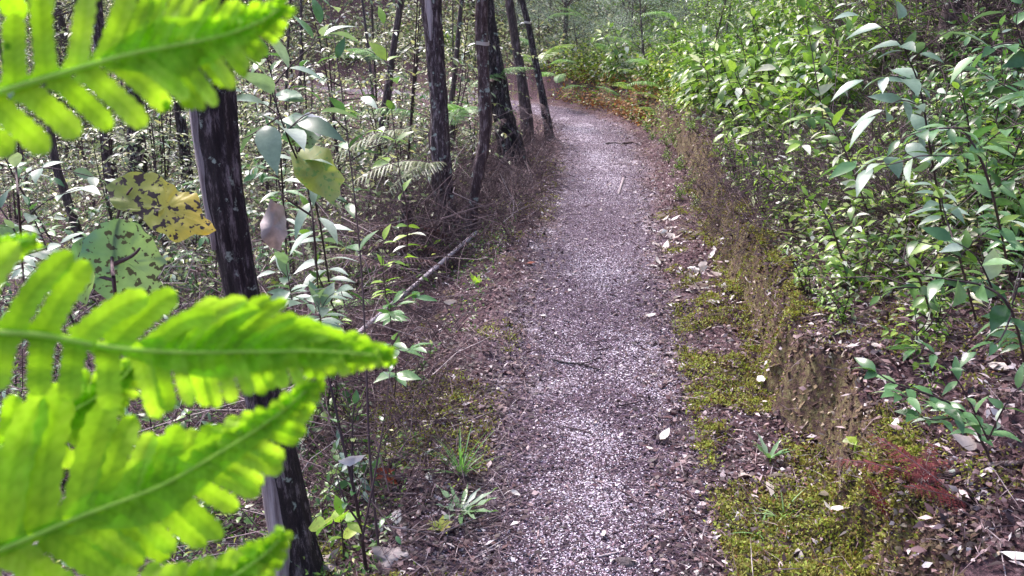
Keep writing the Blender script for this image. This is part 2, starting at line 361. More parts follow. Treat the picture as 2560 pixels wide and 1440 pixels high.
# pale gravel chips and dark crumbs
n = 86000; Yc = sampY(n, 1.7, 15, 1.8); U = rng.normal(size=n) * .27
keep = rng.random(n) < .05 + 1.8 * np.clip(fbm((cx(Yc) + U) * 2.6, Yc * 2.0, 41) - .05, 0, 1) + .6 * np.clip(fbm((cx(Yc) + U) * 11, Yc * 11, 44), 0, 1)
Yc, U = Yc[keep], U[keep]; Xc = cx(Yc) + U * np.sqrt(1 + np.interp(Yc, _fy, _sl) ** 2).clip(1, 2)
for px_, py_, sx, sy, m_ in ((1480, 1260, .10, .17, 3600), (1440, 1400, .12, .10, 3200), (1500, 1120, .09, .10, 1500), (1450, 1080, .07, .1, 1200), (1610, 880, .05, .12, 900), (1500, 680, .09, .25, 2200), (1520, 455, .10, .3, 1800), (1500, 395, .10, .3, 1800), (1460, 330, .12, .5, 2200), (1650, 985, .06, .07, 800)):
    g = G(px_, py_); Xc = np.concatenate([Xc, g[0] + rng.normal(size=m_) * sx]); Yc = np.concatenate([Yc, g[1] + rng.normal(size=m_) * sy])
mb = MB(); flakes(mb, on(Xc, Yc, .010), (.0035 + .006 * rng.random(len(Xc)) ** 2) * (1 + .07 * Yc), rng.random(len(Xc)))
tag(mb.build('gravel', 'chip'), 'pale lilac gravel chips strewn over the footpath', kind='stuff')
n = 60000; Yc = sampY(n, 1.7, 13, 1.9); Xc = cx(Yc) + rng.normal(size=n) * .27
mb = MB(); flakes(mb, on(Xc, Yc, .010), .006 + .012 * rng.random(n) ** 2, rng.random(n), .5)
tag(mb.build('crumbs', 'chip_dark'), 'dark crumbs of bark and soil among the gravel', kind='stuff')
# leaf litter off the path
def side_pts(n, side, lo, hi, ylo, yhi, p=1.5, q=1.0):
    Yc = sampY(n, ylo, yhi, p); r = rng.random(n) ** q
    u = lo + (hi - lo) * r
    return cx(Yc) + side * u * np.sqrt(1 + np.interp(Yc, _fy, _sl) ** 2), Yc
mb = MB()
for side, n, lo, hi in ((1, 56000, .26, 3.6), (-1, 56000, .26, 5)):
    x, y = side_pts(n, side, lo, hi, 1.7, 14, 1.5, 1.5)
    x = x + rng.normal(size=n) * .09; kp = (np.abs(uu(x, y)) > .33) | (rng.random(n) < .4); x, y = x[kp], y[kp]; n = len(x)
    th = rng.random(n) * 6.28
    d = np.stack([np.cos(th), np.sin(th), rng.normal(size=n) * .35], -1)
    leaves(mb, on(x, y, .012), d, up_rand(n, .5), .012 + .034 * rng.random(n) ** 2, .006 + .016 * rng.random(n), rng.random(n) ** 1.35, 'tiny', .2, .1)
tag(mb.build('leaf_litter', 'litter'), 'brown leaf litter and bark flakes over the forest floor', kind='stuff')
# needles and fine dead twigs
mb = MB()
for side, n, lo, hi in ((1, 11000, .25, 3.4), (-1, 22000, .25, 4.5)):
    x, y = side_pts(n, side, lo, hi, 1.7, 12, 1.4, 1.4)
    th = rng.random(n) * 6.28
    d = np.stack([np.cos(th), np.sin(th), rng.normal(size=n) * .25 + .1], -1)
    leaves(mb, on(x, y, .018), d, up_rand(n, .8), .05 + .13 * rng.random(n) ** 2, .0028, rng.random(n), 'tiny', .3, rng.random() * .2)
n = 1500; y = sampY(n, 1.7, 11, 1.7); x = cx(y) + rng.normal(size=n) * .25; th = rng.random(n) * 6.28
leaves(mb, on(x, y, .016), np.stack([np.cos(th), np.sin(th), 0 * th + .05], -1), up_rand(n, .5), .02 + .06 * rng.random(n) ** 2, .003, rng.random(n) * .8, 'tiny')
tag(mb.build('twig_litter', 'twig'), 'fine dead twigs and needles scattered over the floor', kind='stuff')
# soil crumbs standing out of the cut face
n = 11000; y = sampY(n, 1.7, 12, 1.6); x = cx(y) + .85 + rng.normal(size=n) * .07
mb = MB(); flakes(mb, on(x, y, .006), .008 + .022 * rng.random(n) ** 2, rng.random(n), .9)
tag(mb.build('soil_crumbs', 'soil'), 'brown crumbs of soil and stone on the face of the cut bank', kind='stuff')
# moss
def moss(name, label, x, y, per, spread, s0):
    mb = MB(); n = len(x)
    px = np.repeat(x, per) + rng.normal(size=n * per) * spread; py = np.repeat(y, per) + rng.normal(size=n * per) * spread
    v = np.repeat(rng.random(n) ** .8, per) * .75 + rng.random(n * per) * .2
    v[rng.random(len(v)) < .05] = 1
    c = nrm(np.stack([rng.normal(size=len(px)) * .8, rng.normal(size=len(px)) * .8, .3 + rng.random(len(px))], -1))
    p = on(px, py, .004 + .016 * rng.random(len(px)) + .05 * np.clip(fbm(px * 13, py * 13, 91, 2), 0, 1))
    leaves(mb, p, c, up_rand(len(px), .9), s0 * (.5 + rng.random(len(px))), s0 * .55, v, 'tiny', .2, .2)
    tag(mb.build(name, 'moss'), label, kind='stuff')
def masked(n, lo, hi, ylo, yhi, th, seed, p=1.7):
    y = sampY(n, ylo, yhi, p); u = lo + (hi - lo) * rng.random(n); x = cx(y) + u
    k = fbm(x * 3.1, y * 3.1, seed) > th; return x[k], y[k]
x, y = masked(7000, .42, .92, 1.9, 6.5, .02, 51); moss('moss', 'yellow green moss cushions between the path and the cut bank', x, y, 9, .018, .013)
x, y = masked(2600, .8, 1.9, 1.9, 9, .16, 52); moss('moss', 'yellow green moss on top of the cut bank', x, y, 8, .02, .013)
x, y = masked(2600, .72, .97, 1.9, 8, -.02, 54); moss('moss', 'pale moss tufts clinging to the face of the cut bank', x, y, 9, .016, .014)
x, y = masked(3600, -.9, -.36, 1.9, 9, .03, 53); moss('moss', 'low moss patches along the left path edge', x, y, 8, .018, .012)
# ------------------------------------------------------------------ trees
GT = {}
def trunk(name, label, pts, m='bark', base=None, dY=0, group=None, ext=3.2, rough=.16, cat='tree', sides=22, branches=0, top=True, ws=.9):
    """pts: (px, py, width px) from top to base as measured; the foot stands on the ground"""
    pts = pts[::-1]; b = G(pts[0][0], pts[0][1]) if base is None else np.array(base, float)
    Yb = b[1]; w3 = []; r3 = []
    for q, (x, y, w) in enumerate(pts):
        Yq = Yb + dY * q / max(1, len(pts) - 1); p = PY(x, y, Yq); w3.append(p); r3.append(w / F * (Yq * math.cos(PITCH) - (p[2] - CH) * math.sin(PITCH)) / 2 * ws)
    w3 = np.array(w3); r3 = np.array(r3)
    w3 = np.vstack([w3[0] + (w3[0] - w3[1]) / np.linalg.norm(w3[0] - w3[1]) * .12 - [0, 0, .12], w3]); r3 = np.concatenate([[r3[0] * 1.35], r3])
    if top:
        d = nrm(w3[-1] - w3[-2]); d = nrm(d + [0, 0, .6]); e = [w3[-1] + d * s + np.array([.05 * math.sin(3 * s), .05 * math.cos(2 * s), 0]) * s for s in (.8, 1.7, ext)]
        w3 = np.vstack([w3, e]); r3 = np.concatenate([r3, [r3[-1] * .9, r3[-1] * .72, r3[-1] * .4]])
    root = empty(name, (w3[1][0], w3[1][1], w3[1][2])); o0 = w3[1].copy()
    mb = MB(); tube(mb, w3 - o0, r3, sides, .5, rough, hash_(name + label), 14); parts = [mb.build('trunk', m, root, True)]
    if branches:
        mb = MB()
        for q in range(branches):
            s = .25 + .7 * random.random(); idx = s * (len(w3) - 1); i0 = int(idx); fr = idx - i0
            p0 = w3[i0] * (1 - fr) + w3[min(i0 + 1, len(w3) - 1)] * fr - o0; an = random.random() * 6.28; l = random.uniform(.25, .8)
            dd = np.array([math.cos(an), math.sin(an), .5]); p = [p0 + dd * l * t + np.array([0, 0, .12 * math.sin(4 * t)]) + np.array([.03 * math.sin(9 * t + q), 0, 0]) for t in np.linspace(0, 1, 6)]
            tube(mb, p, np.linspace(r3.mean() * .18, .002, 6), 5)
        parts.append(mb.build('branch', m, root))
    tag(root, label, cat, group); reg(root, *parts)
    GT[label] = (root, w3, r3, o0); return root
def hash_(s): return sum(ord(c) * (i + 3) for i, c in enumerate(s)) % 97
t1 = trunk('tree', 'thick charred black tree trunk nearest the camera with a strip of bare wood',
    [(522, 60, 108), (530, 200, 112), (540, 320, 108), (562, 480, 100), (590, 650, 96), (625, 830, 92), (660, 1000, 96), (702, 1180, 102), (732, 1330, 112), (756, 1460, 135)], 'bark_char', rough=.2, sides=40, branches=0)
# bare wood strips down its left side
root, w3, r3, o0 = GT['thick charred black tree trunk nearest the camera with a strip of bare wood']
def strip(root, w3, r3, o0, i0, i1, th0, wid, m='wood', lift=1.0):
    tt = np.linspace(i0, i1, 26); t = np.arange(len(w3))
    c = np.stack([catmull(t, w3[:, k], tt) for k in range(3)], 1); r = np.interp(tt, t, r3)
    T = nrm(np.gradient(c, axis=0)); toc = nrm(CAM - c); S = nrm(np.cross(T, toc)); FR = np.cross(S, T)
    mb = MB(); v = []
    for q in range(7):
        a = th0 + wid * (q / 6 - .5) * (np.sin(np.linspace(.25, 2.9, 26))) + .06 * np.sin(tt * 7)
        e = r * (lift + .05) + .004 - .012 * (q in (0, 6))
        v.append(c + (np.cos(a) * e)[:, None] * FR * np.sign((FR * toc).sum(1))[:, None] + (np.sin(a) * e)[:, None] * S)
    v = np.stack(v, 1); i = (np.arange(25) * 7)[:, None] + np.arange(6)[None]
    mb.add(v - o0, np.stack([i, i + 1, i + 8, i + 7], -1).reshape(-1, 4)); return mb.build('bare_wood', m, root, True)
S_ = nrm(np.cross(w3[5] - w3[4], CAM - w3[4])); sgn = -1 if S_[0] > 0 else 1
strip(root, w3, r3, o0, 1.0, 3.8, sgn * .85, 1.3, lift=1.1); strip(root, w3, r3, o0, 6.2, 9.3, sgn * 1.3, .6, lift=1.08)
trunk('tree', 'mottled dark tree trunk left of the path, the left of the two close together', [(1078, -20, 62), (1086, 100, 54), (1095, 230, 52), (1100, 350, 58), (1106, 450, 60), (1113, 530, 62), (1120, 600, 84)], 'bark', rough=.28, sides=30, ws=.8)
root, w3, r3, o0 = GT['mottled dark tree trunk left of the path, the left of the two close together']
strip(root, w3, r3, o0, 6.0, 8.2, sgn * .35, .9)
trunk('tree', 'crooked slim tree trunk with a white tie at its side, closest to the path edge', [(1206, -20, 42), (1204, 80, 38), (1208, 180, 36), (1214, 280, 38), (1211, 350, 36), (1200, 410, 40), (1186, 480, 36), (1180, 550, 34), (1178, 610, 44)], 'bark_warm', rough=.26, ws=.78)
trunk('tree', 'stout dark leaning tree trunk behind the crooked slim one', [(1212, -20, 40), (1222, 80, 50), (1238, 180, 56), (1258, 290, 62), (1276, 370, 70), (1284, 410, 84)], 'bark_char', rough=.25, base=G(1284, 425), sides=30, ws=.85)
trunk('tree', 'thin black leaning pole of a tree at the path bend with a white tie', [(1302, -20, 18), (1320, 60, 18), (1338, 150, 20), (1356, 240, 23), (1374, 345, 30)], 'bark_char', rough=.16, ext=2, ws=.8)
trunk('tree', 'dark tree trunk behind the leaning pole near the path bend', [(1272, -20, 34), (1282, 60, 36), (1298, 160, 38), (1312, 260, 46), (1318, 330, 56)], 'far_bark', base=G(1318, 350), ws=.62)
trunk('tree', 'dark tree trunk standing just behind the yellow spotted leaf', [(330, 60, 44), (336, 200, 44), (340, 320, 46), (346, 430, 52), (352, 560, 60)], 'bark_char', base=G(352, 640))
trunk('tree', 'slim dark trunk left of the charred tree, half hidden by it', [(428, 60, 20), (440, 200, 24), (455, 330, 30), (472, 480, 34), (480, 600, 40)], 'bark_char', base=G(480, 620))
trunk('tree', 'short dark trunk between the fern tips and the spotted leaf', [(250, 150, 28), (262, 300, 32), (272, 400, 34), (290, 520, 44)], 'bark', base=G(290, 640))
trunk('tree', 'grey bent sapling trunk at the far left behind the lowest fern tips', [(128, 330, 18), (142, 420, 22), (165, 490, 24), (196, 590, 26), (215, 700, 30)], 'far_bark', base=G(215, 760))
trunk('tree_stump', 'leaning grey broken stump beside the mottled dark trunk', [(1019, 490, 34), (1014, 540, 36), (1004, 600, 42), (996, 650, 52)], 'far_bark', top=False, cat='stump', rough=.25, base=G(996, 655))
trunk('tree', 'thin pale dead tree between the paired trunks, partly hidden', [(1150, 40, 12), (1140, 150, 14), (1130, 250, 15), (1125, 350, 18)], 'far_bark', base=G(1125, 470), ext=1.5)
# white ties round two trunks
def tie(px, py, Y, r, label):
    o = PY(px, py, Y); root = empty('marker_tie', o); mb = MB(); th = np.linspace(0, 6.283, 25)
    v = []
    for dz in (-.012, .012):
        for rr in (r, r + .003): v.append(np.stack([np.cos(th) * rr, np.sin(th) * rr, dz + .004 * np.sin(th * 2)], -1))
    v = np.array(v).reshape(4, 25, 3); i = np.arange(24)
    f = []
    for a_, b_ in ((1, 3), (0, 2), (0, 1), (2, 3)): f.append(np.stack([a_ * 25 + i, a_ * 25 + i + 1, b_ * 25 + i + 1, b_ * 25 + i], -1))
    mb.add(v, np.concatenate(f)); reg(root, mb.build('band', 'tie', root))
    mb = MB(); leaves(mb, [[-r, -.005, 0]], [[-1, -.3, -.1]], [0, -.3, 1], .06, .02, .5, 'mid'); mb.build('loose_end', 'tie', root)
    return tag(root, label, 'tie')
for lab, px, py, l2 in (('crooked slim tree trunk with a white tie at its side, closest to the path edge', 1206, 108, 'white tie round the crooked slim trunk near the top of the photo'),
        ('thin black leaning pole of a tree at the path bend with a white tie', 1319, 56, 'white tie round the thin black leaning trunk')):
    root, w3, r3, o0 = GT[lab]; p = PY(px, py, w3[3][1]); tie(px, py, w3[3][1], float(np.interp(p[2], w3[:, 2], r3)) * 1.12, l2)
# ------------------------------------------------------------------ plants
def sprig(st, lf, pts, r0, leafL, spacing=.06, kind='mid', a0=None, start=.15, ang=.9, ratio=.45, droop=.3, fold=.22, end=True, wav=0, jitter=.3):
    """stem with opposite leaves along pts"""
    pts = np.asarray(pts, float); n = len(pts)
    tube(st, pts, np.linspace(r0, r0 * .35, n), 5, random.random() * .5, sub=3)
    seg = np.concatenate([[0], np.cumsum(np.linalg.norm(np.diff(pts, axis=0), axis=1))]); L = seg[-1]
    s = L * start; pos = []; dr = []; ph = random.random() * 3
    while s < L:
        q = np.array([np.interp(s, seg, pts[:, k]) for k in range(3)]); q2 = np.array([np.interp(min(L, s + .02), seg, pts[:, k]) for k in range(3)]); q1 = np.array([np.interp(max(0, s - .02), seg, pts[:, k]) for k in range(3)])
        T = nrm(q2 - q1); A = nrm(np.cross(T, [0.01, .02, 1])) if abs(T[2]) < .95 else np.array([1., 0, 0]); B = np.cross(T, A)
        an = (ph if abs(T[2]) > .6 else random.uniform(-.35, .35))
        for sg in (1, -1):
            if random.random() < .1: continue
            dd = T * math.cos(ang) + sg * math.sin(ang) * (A * math.cos(an) + B * math.sin(an)); pos.append(q); dr.append(dd)
        ph += 1.57; s += spacing * random.uniform(.75, 1.3)
    if end: pos.append(pts[-1]); dr.append(nrm(pts[-1] - pts[-2]))
    n = len(pos)
    if n == 0: return
    d = np.array(dr) + rng.normal(size=(n, 3)) * .14 * jitter / .3
    LL = leafL * (.65 + .5 * rng.random(n)); av = (rng.random(n) * .8 if a0 is None else np.clip(a0 + rng.normal(size=n) * .12, 0, 1))
    if a0 is None: av[rng.random(n) < .10] = .97  # some leaves set near white, glints painted as leaf colour
    leaves(lf, np.array(pos), d, up_rand(n, jitter), LL, LL * ratio * (.7 + .55 * rng.random(n)), av, kind, fold, droop, wav)
def proto_shrub(name, lm, h, leafL, nst, twigs, kind='mid', spacing=.06, sm='twig', a0=None, lean=.5, ratio=.45, bare=.15, seed=0):
    random.seed(seed); st = MB(); lf = MB()
    for k in range(nst):
        an = random.random() * 6.28; ln = lean * random.uniform(.3, 1); hh = h * random.uniform(.6, 1)
        pts = [np.array([math.cos(an) * ln * hh * t ** 1.4 + .03 * math.sin(5 * t + k), math.sin(an) * ln * hh * t ** 1.4, hh * t]) for t in np.linspace(0, 1, 6)]
        pts[0] = pts[0] - [0, 0, .04]
        sprig(st, lf, pts, .004 + .004 * h, leafL, spacing * 1.3, kind, a0, start=bare + .1, ratio=ratio)
        for q in range(twigs):
            t = random.uniform(bare + .05, .95); p0 = np.array([np.interp(t * 5, np.arange(6), [p[j] for p in pts]) for j in range(3)])
            a2 = random.random() * 6.28; l = h * random.uniform(.15, .38) * (1.2 - t * .5)
            tp = [p0 + l * s * np.array([math.cos(a2), math.sin(a2), .45 - .5 * s]) for s in (0, .35, .7, 1)]
            sprig(st, lf, tp, .0035, leafL, spacing, kind, a0, start=.25, ratio=ratio)
    root = empty(name, (0, 0, -30)); a = st.build('stem', sm, root); b = lf.build('foliage', lm, root); reg(root, a, b)
    return root
def scatter(protos, pts, label, cat, group, s=(.7, 1.3), tilt=.12, name=None, zoned=False):
    random.seed(len(pts) + 5)
    for q, (x, y) in enumerate(pts):
        src = protos[q % len(protos)]; z = float(H(x, y))
        c = copy_tree(src, (x, y, z - .01), (random.gauss(0, tilt), random.gauss(0, tilt), random.random() * 6.28), random.choice(s) if isinstance(s, list) else random.uniform(*s))
        if name:
            c.name = name
        if callable(label): l, g = label(x, y)
        else: l, g = label, group
        if callable(label) or zoned:
            zn = zone(x, y); l = l + ' ' + zn; g = g + ' ' + zn
        tag(c, l, cat, g)
def pick(n, side, lo, hi, ylo, yhi, mind, p=1.3, q=1.0, bad=None):
    out = []; t = 0
    while len(out) < n and t < n * 60:
        t += 1; x, y = side_pts(1, side, lo, hi, ylo, yhi, p, q); x = float(x[0]); y = float(y[0])
        if y > 0 and abs(x) / y > .75: continue
        if bad and bad(x, y): continue
        if all((x - a) ** 2 + (y - b) ** 2 > (mind * (.5 + y * .12)) ** 2 for a, b in out): out.append((x, y))
    return out
def zone(x, y):
    q = np.array([x, y, float(H(x, y))]) - CAM; px = 1280 + F * q[0] / (q @ FW)
    if uu(x, y) < 0:
        a = 'left of the charred trunk' if px < 560 else ('just right of the charred trunk' if px < 830 else ('left of the mottled trunk' if px < 1100 else 'right of the mottled trunk'))
    else: a = 'over the path bend' if px < 1700 else ('in the middle of the right slope' if px < 2080 else 'towards the right edge')
    return a + (', near' if y < 4.5 else (', halfway back' if y < 8 else ', far back'))
PR = []
def hide(*ps): PR.extend(ps)
def pix(x, y, z=None):
    q = np.array([x, y, float(H(x, y)) if z is None else z]) - CAM; d = q @ FW; return 1280 + F * (q @ RT) / d, 720 - F * (q @ UP) / d
def gap(x, y):
    px, py = pix(x, y); return (1780 < px < 2330 and 330 < py < 720 and random.random() < .82) or dark(x, y)
def dark(x, y):
    px, py = pix(x, y); return px > 2040 and py < 420 and random.random() < .8
# right slope
shr = [proto_shrub('shrub', 'leaf_bush', .75, .075, 4, 6, seed=1 + k, spacing=.055) for k in range(3)]
shb = [proto_shrub('shrub', 'leaf_bright', .8, .105, 5, 7, seed=11 + k, spacing=.07, lean=.7) for k in range(3)]
shc = [proto_shrub('shrub', 'leaf_cool', .9, .078, 3, 6, seed=21 + k, spacing=.07, kind='fine', lean=.55) for k in range(2)]
shl = [proto_shrub('low_plant', 'leaf_bright', .35, .045, 4, 3, seed=31 + k, spacing=.035) for k in range(3)]
hide(*shr, *shb, *shc, *shl)
def lab_r(kind):
    def f(x, y):
        u = float(uu(x, y))
        zn_ = 'far up the slope right of the path bend' if y > 8 else ('high on the right slope' if u > 2.4 else 'on the right slope just above the cut bank')
        g = kind + ' shrubs'
        return kind + ' shrub', g
    return f
scatter(shr, pick(80, 1, 1.5, 4.5, 3.2, 8.5, .16, bad=gap), lab_r('glossy green'), 'shrub', None, (.4, .95))
scatter(shr + shc, pick(60, 1, 1.1, 4.5, 5.0, 13, .25, 1.0, bad=gap), lambda x, y: ('mid green leafy shrub among bright ones', 'mid green shrubs among the bright ones'), 'shrub', None, (.35, .9))
scatter(shl, pick(70, 1, .95, 2.3, 3.2, 8.5, .09, 1.0), lambda x, y: ('trailing shrub above the cut bank', 'small trailing shrubs above the cut bank'), 'shrub', None, (.7, 1.4), .45, 'trailing_plant')
scatter(shb, pick(90, 1, 1.05, 4.5, 6.0, 13.5, .2, 1.0, bad=dark), lab_r('bright light green'), 'shrub', None, (.5, 1.15))
scatter(shc, pick(16, 1, 1.9, 4, 2.7, 6, .3, bad=gap), lab_r('dull blue green'), 'shrub', None, (.6, 1.0))
scatter(shl, pick(90, 1, .95, 3.5, 2.4, 11, .1), lambda x, y: ('low seedling with small bright leaves', 'seedlings on the right bank'), 'seedling', None, (.3, .9), .25, 'bank_seedling')
scatter(shl, pick(30, 1, .62, .95, 6.5, 12, .08), lambda x, y: ('low seedling at the bank foot', 'seedlings at the foot of the right bank'), 'seedling', None, (.3, .6), .25)
# left forest
sap = [proto_shrub('sapling', 'leaf_cool', 1.9, .10, 1, 9, seed=41 + k, spacing=.12, kind='mid', lean=.22, bare=.25) for k in range(3)]
sap2 = [proto_shrub('sapling', 'leaf_far', 2.4, .07, 2, 14, seed=51 + k, spacing=.07, lean=.2, bare=.15) for k in range(3)]
low = [proto_shrub('seedling', 'leaf_bush', .35, .055, 3, 2, seed=61 + k, spacing=.05) for k in range(3)] + [proto_shrub('seedling', 'leaf_grey', .4, .07, 3, 2, seed=65, spacing=.06)]
hide(*sap, *sap2, *low)
clear = lambda x, y: (y < 3.6 and x > -1.5) or (uu(x, y) > -.9)
clow = lambda x, y: (620 < pix(x, y)[0] < 1120 and 380 < pix(x, y)[1] < 1000 and random.random() < .7) or 1000 < pix(x, y)[0] < 1400 and 380 < pix(x, y)[1] < 660
scatter(sap, pick(20, -1, 1.2, 5, 4.2, 10, .35, bad=clear), lambda x, y: ('tall thin sapling with dull green leaves', 'dull green saplings left of the path'), 'sapling', None, (.55, 1.0))
scatter(sap2, pick(90, -1, 1.3, 9, 6.5, 17, .25, .8, bad=clear), lambda x, y: ('slender sapling with small pale leaves', 'pale green saplings deep in the forest'), 'sapling', None, (.4, 1.0))
scatter(low, pick(150, -1, .75, 6, 2.3, 11, .09, 1.2, bad=clow), lambda x, y: ('small leafy seedling in litter', 'seedlings on the forest floor left'), 'seedling', None, (.35, 1.1), .25)
# undergrowth filling the floor of the wood and the banks
def undergrowth(name, label, m, n, side, lo, hi, ylo, yhi, hmax, L, p=1.0, th=-.15, seed=61, kind='tiny'):
    x, y = side_pts(n, side, lo, hi, ylo, yhi, p); f = fbm(x * 1.1, y * 1.1, seed); k = (f > th) & (np.abs(x) < y * .8 + .6); x, y, f = x[k], y[k], f[k]; n = len(x)
    if side > 0 and ylo > 3: k = ~((x / y > .36) & (rng.random(n) < .85)); x, y, f = x[k], y[k], f[k]; n = len(x)
    z = rng.random(n) ** 1.5 * hmax * (.3 + 1.4 * np.clip(f - th, 0, 1)); mb = MB(); th_ = rng.random(n) * 6.28
    d = np.stack([np.cos(th_), np.sin(th_), rng.normal(size=n) * .5 - .1], -1)
    leaves(mb, on(x, y) + np.stack([0 * z, 0 * z, z], -1), d, up_rand(n, .7), L * (.5 + rng.random(n)), L * .45 * (.5 + rng.random(n)), rng.random(n), kind, .2, .2)
    tag(mb.build(name, m), label, kind='stuff')
undergrowth('undergrowth', 'small leaved undergrowth over the forest floor on the left', 'leaf_far', 42000, -1, 1.2, 9, 5, 17, .9, .045, .9)
undergrowth('ground_cover', 'creeping small green leaves on the near forest floor on the left', 'leaf_bush', 26000, -1, .6, 3.5, 1.9, 7, .15, .022, 1.3, -.12, 62)
undergrowth('undergrowth', 'dense light green undergrowth on the far right slope', 'leaf_bright', 24000, 1, 1.0, 6.5, 5.5, 16, .6, .07, .9, -.02, 63, 'low')
undergrowth('ground_cover', 'small green leaves creeping over the right bank', 'leaf_bush', 15000, 1, .9, 4.5, 2.0, 8, .16, .028, 1.2, .0, 64)
# dead twig tangle
def tangle(label, n, side, lo, hi, ylo, yhi, hmax, seed, L=(.2, .9), r=.0022, p=1.2):
    x, y = side_pts(n, side, lo, hi, ylo, yhi, p); st = MB()
    for q in range(n):
        if y[q] > 0 and abs(x[q]) > y[q] * .75 + .4: continue
        p0 = np.array([x[q], y[q], float(H(x[q], y[q])) + random.random() ** 2 * hmax]); an = random.random() * 6.28; el = random.gauss(.25, .45); l = random.uniform(*L)
        d = np.array([math.cos(an) * math.cos(el), math.sin(an) * math.cos(el), math.sin(el)]); b = rng.normal(size=3) * .12 * l
        tube(st, [p0, p0 + d * l * .35 + b, p0 + d * l * .7 + b * .4, p0 + d * l], [r * 1.3, r * 1.1, r * .8, r * .4], 3, random.random())
    tag(st.build('dead_twigs', 'twig'), label, kind='stuff')
random.seed(3)
tangle('tangle of fine dead twigs standing among the saplings on the left', 3200, -1, .9, 6, 3.0, 12, .6, 1)
tangle('brushwood of thin dead twigs at the foot of the trunks on the left', 1500, -1, .6, 2.6, 2.2, 8, .16, 2, (.1, .5), .0018)
tangle('tangle of dead twigs under the shrubs on the right slope', 2200, 1, 1.2, 5, 2.8, 10, .45, 3, (.15, .7), .002)
tangle('dense purple brown brushwood round the feet of the trunks beside the path', 1000, -1, .55, 1.7, 5.2, 9.5, .22, 4, (.08, .35), .0022, 1.0)
def brush(label, n, x0, x1, y0, y1, hmax, m='twig', L=(.08, .3), r=.0025):
    st = MB(); k = 0
    while k < n:
        g = G(random.uniform(x0, x1), random.uniform(y0, y1), .04); u = uu(g[0], g[1])
        if abs(u) < .52: k += 1; continue
        for _ in range(9):
            p0 = g + [random.gauss(0, .08), random.gauss(0, .12), random.random() ** 1.5 * hmax]; an = random.random() * 6.28; el = random.gauss(.35, .5); l = random.uniform(*L)
            d = np.array([math.cos(an) * math.cos(el), math.sin(an) * math.cos(el), math.sin(el)]); tube(st, [p0, p0 + d * l * .5 + rng.normal(size=3) * .1 * l, p0 + d * l], [r, r * .8, r * .4], 3, random.random() * .62)
            k += 1
    tag(st.build('brushwood', m), label, kind='stuff')
def speckle(name, label, m, n, x0, x1, y0, y1, hmax, L, kind='low', um=.93, side=1):
    Q = np.array([G(random.uniform(x0, x1), y0 + (y1 - y0) * random.random(), .05) for _ in range(n // 8)]); Q = np.repeat(Q, 8, 0) + rng.normal(size=(len(Q) * 8, 3)) * [.16, .22, 0]; n = len(Q)
    k = uu(Q[:, 0], Q[:, 1]) * side > um; Q = Q[k]; n = len(Q); th_ = rng.random(n) * 6.28
    leaves_p = on(Q[:, 0], Q[:, 1], .01) + np.stack([np.zeros(n), np.zeros(n), rng.random(n) ** 1.6 * hmax], -1); mb = MB()
    leaves(mb, leaves_p, np.stack([np.cos(th_), np.sin(th_), rng.normal(size=n) * .4 - .1], -1), up_rand(n, .6), L * (.5 + rng.random(n)), L * .42 * (.6 + .8 * rng.random(n)), rng.random(n), kind, .2, .25)
    tag(mb.build(name, m), label, kind='stuff')
random.seed(45)
speckle('ground_cover', 'small pale green leaves of sprawling stems over the open brown slope on the right', 'leaf_far', 7000, 1620, 2560, 350, 760, .30, .035)
speckle('ground_cover', 'small glossy green leaves sprawling over the right slope', 'leaf_bright', 5000, 1620, 2560, 300, 700, .38, .045)
speckle('leaf_litter', 'pale dry leaves strewn over the brown slope on the right', 'litter', 3600, 1700, 2560, 420, 1300, .03, .035)
speckle('leaf_litter', 'rust brown dead growth hanging on the bank at the path bend', 'fern_rust', 3500, 1400, 1640, 225, 310, .22, .06, um=.62)
speckle('ground_cover', 'green leaves creeping over the rust brown bank at the bend', 'leaf_bright', 3500, 1400, 1700, 200, 330, .25, .05, um=.68)
speckle('undergrowth', 'broader dull green leaves of the undergrowth between the trunks on the left', 'leaf_cool', 6500, 0, 1090, 130, 560, .55, .065, 'mid', um=1.1, side=-1)
speckle('undergrowth', 'dark green leaves low among the stems on the left', 'leaf_bush', 6500, 0, 1090, 250, 760, .3, .045, um=.9, side=-1)
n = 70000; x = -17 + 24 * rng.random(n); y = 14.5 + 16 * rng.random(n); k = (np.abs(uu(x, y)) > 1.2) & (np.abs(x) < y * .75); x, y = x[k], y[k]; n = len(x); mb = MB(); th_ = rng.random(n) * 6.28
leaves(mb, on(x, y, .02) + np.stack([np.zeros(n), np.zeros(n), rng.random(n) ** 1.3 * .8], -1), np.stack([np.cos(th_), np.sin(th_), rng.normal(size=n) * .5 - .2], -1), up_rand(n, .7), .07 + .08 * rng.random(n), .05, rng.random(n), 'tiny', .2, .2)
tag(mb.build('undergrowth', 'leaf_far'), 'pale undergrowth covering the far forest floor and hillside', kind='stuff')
speckle('ground_cover', 'yellow green growth on the bank at the path bend, sunlight put into its colour', 'leaf_lime', 9000, 1380, 1740, 150, 330, .45, .07)  # bright leaf colour adds the light missing at the dim bend
random.seed(44)
brush('purple brown brushwood massed between the paired trunks and the path', 3200, 1110, 1400, 360, 600, .28)
brush('dead brush heaped behind and left of the mottled dark trunk', 3000, 900, 1130, 380, 700, .4, L=(.1, .45))
brush('dry twigs in the open gap of the right slope', 3600, 1760, 2360, 330, 640, .35, L=(.1, .4), r=.002)
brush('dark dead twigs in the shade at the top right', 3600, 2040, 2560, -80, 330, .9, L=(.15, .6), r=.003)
brush('dry twigs on the floor near the charred trunk', 2200, 560, 1080, 700, 1300, .14, L=(.08, .3), r=.0016)
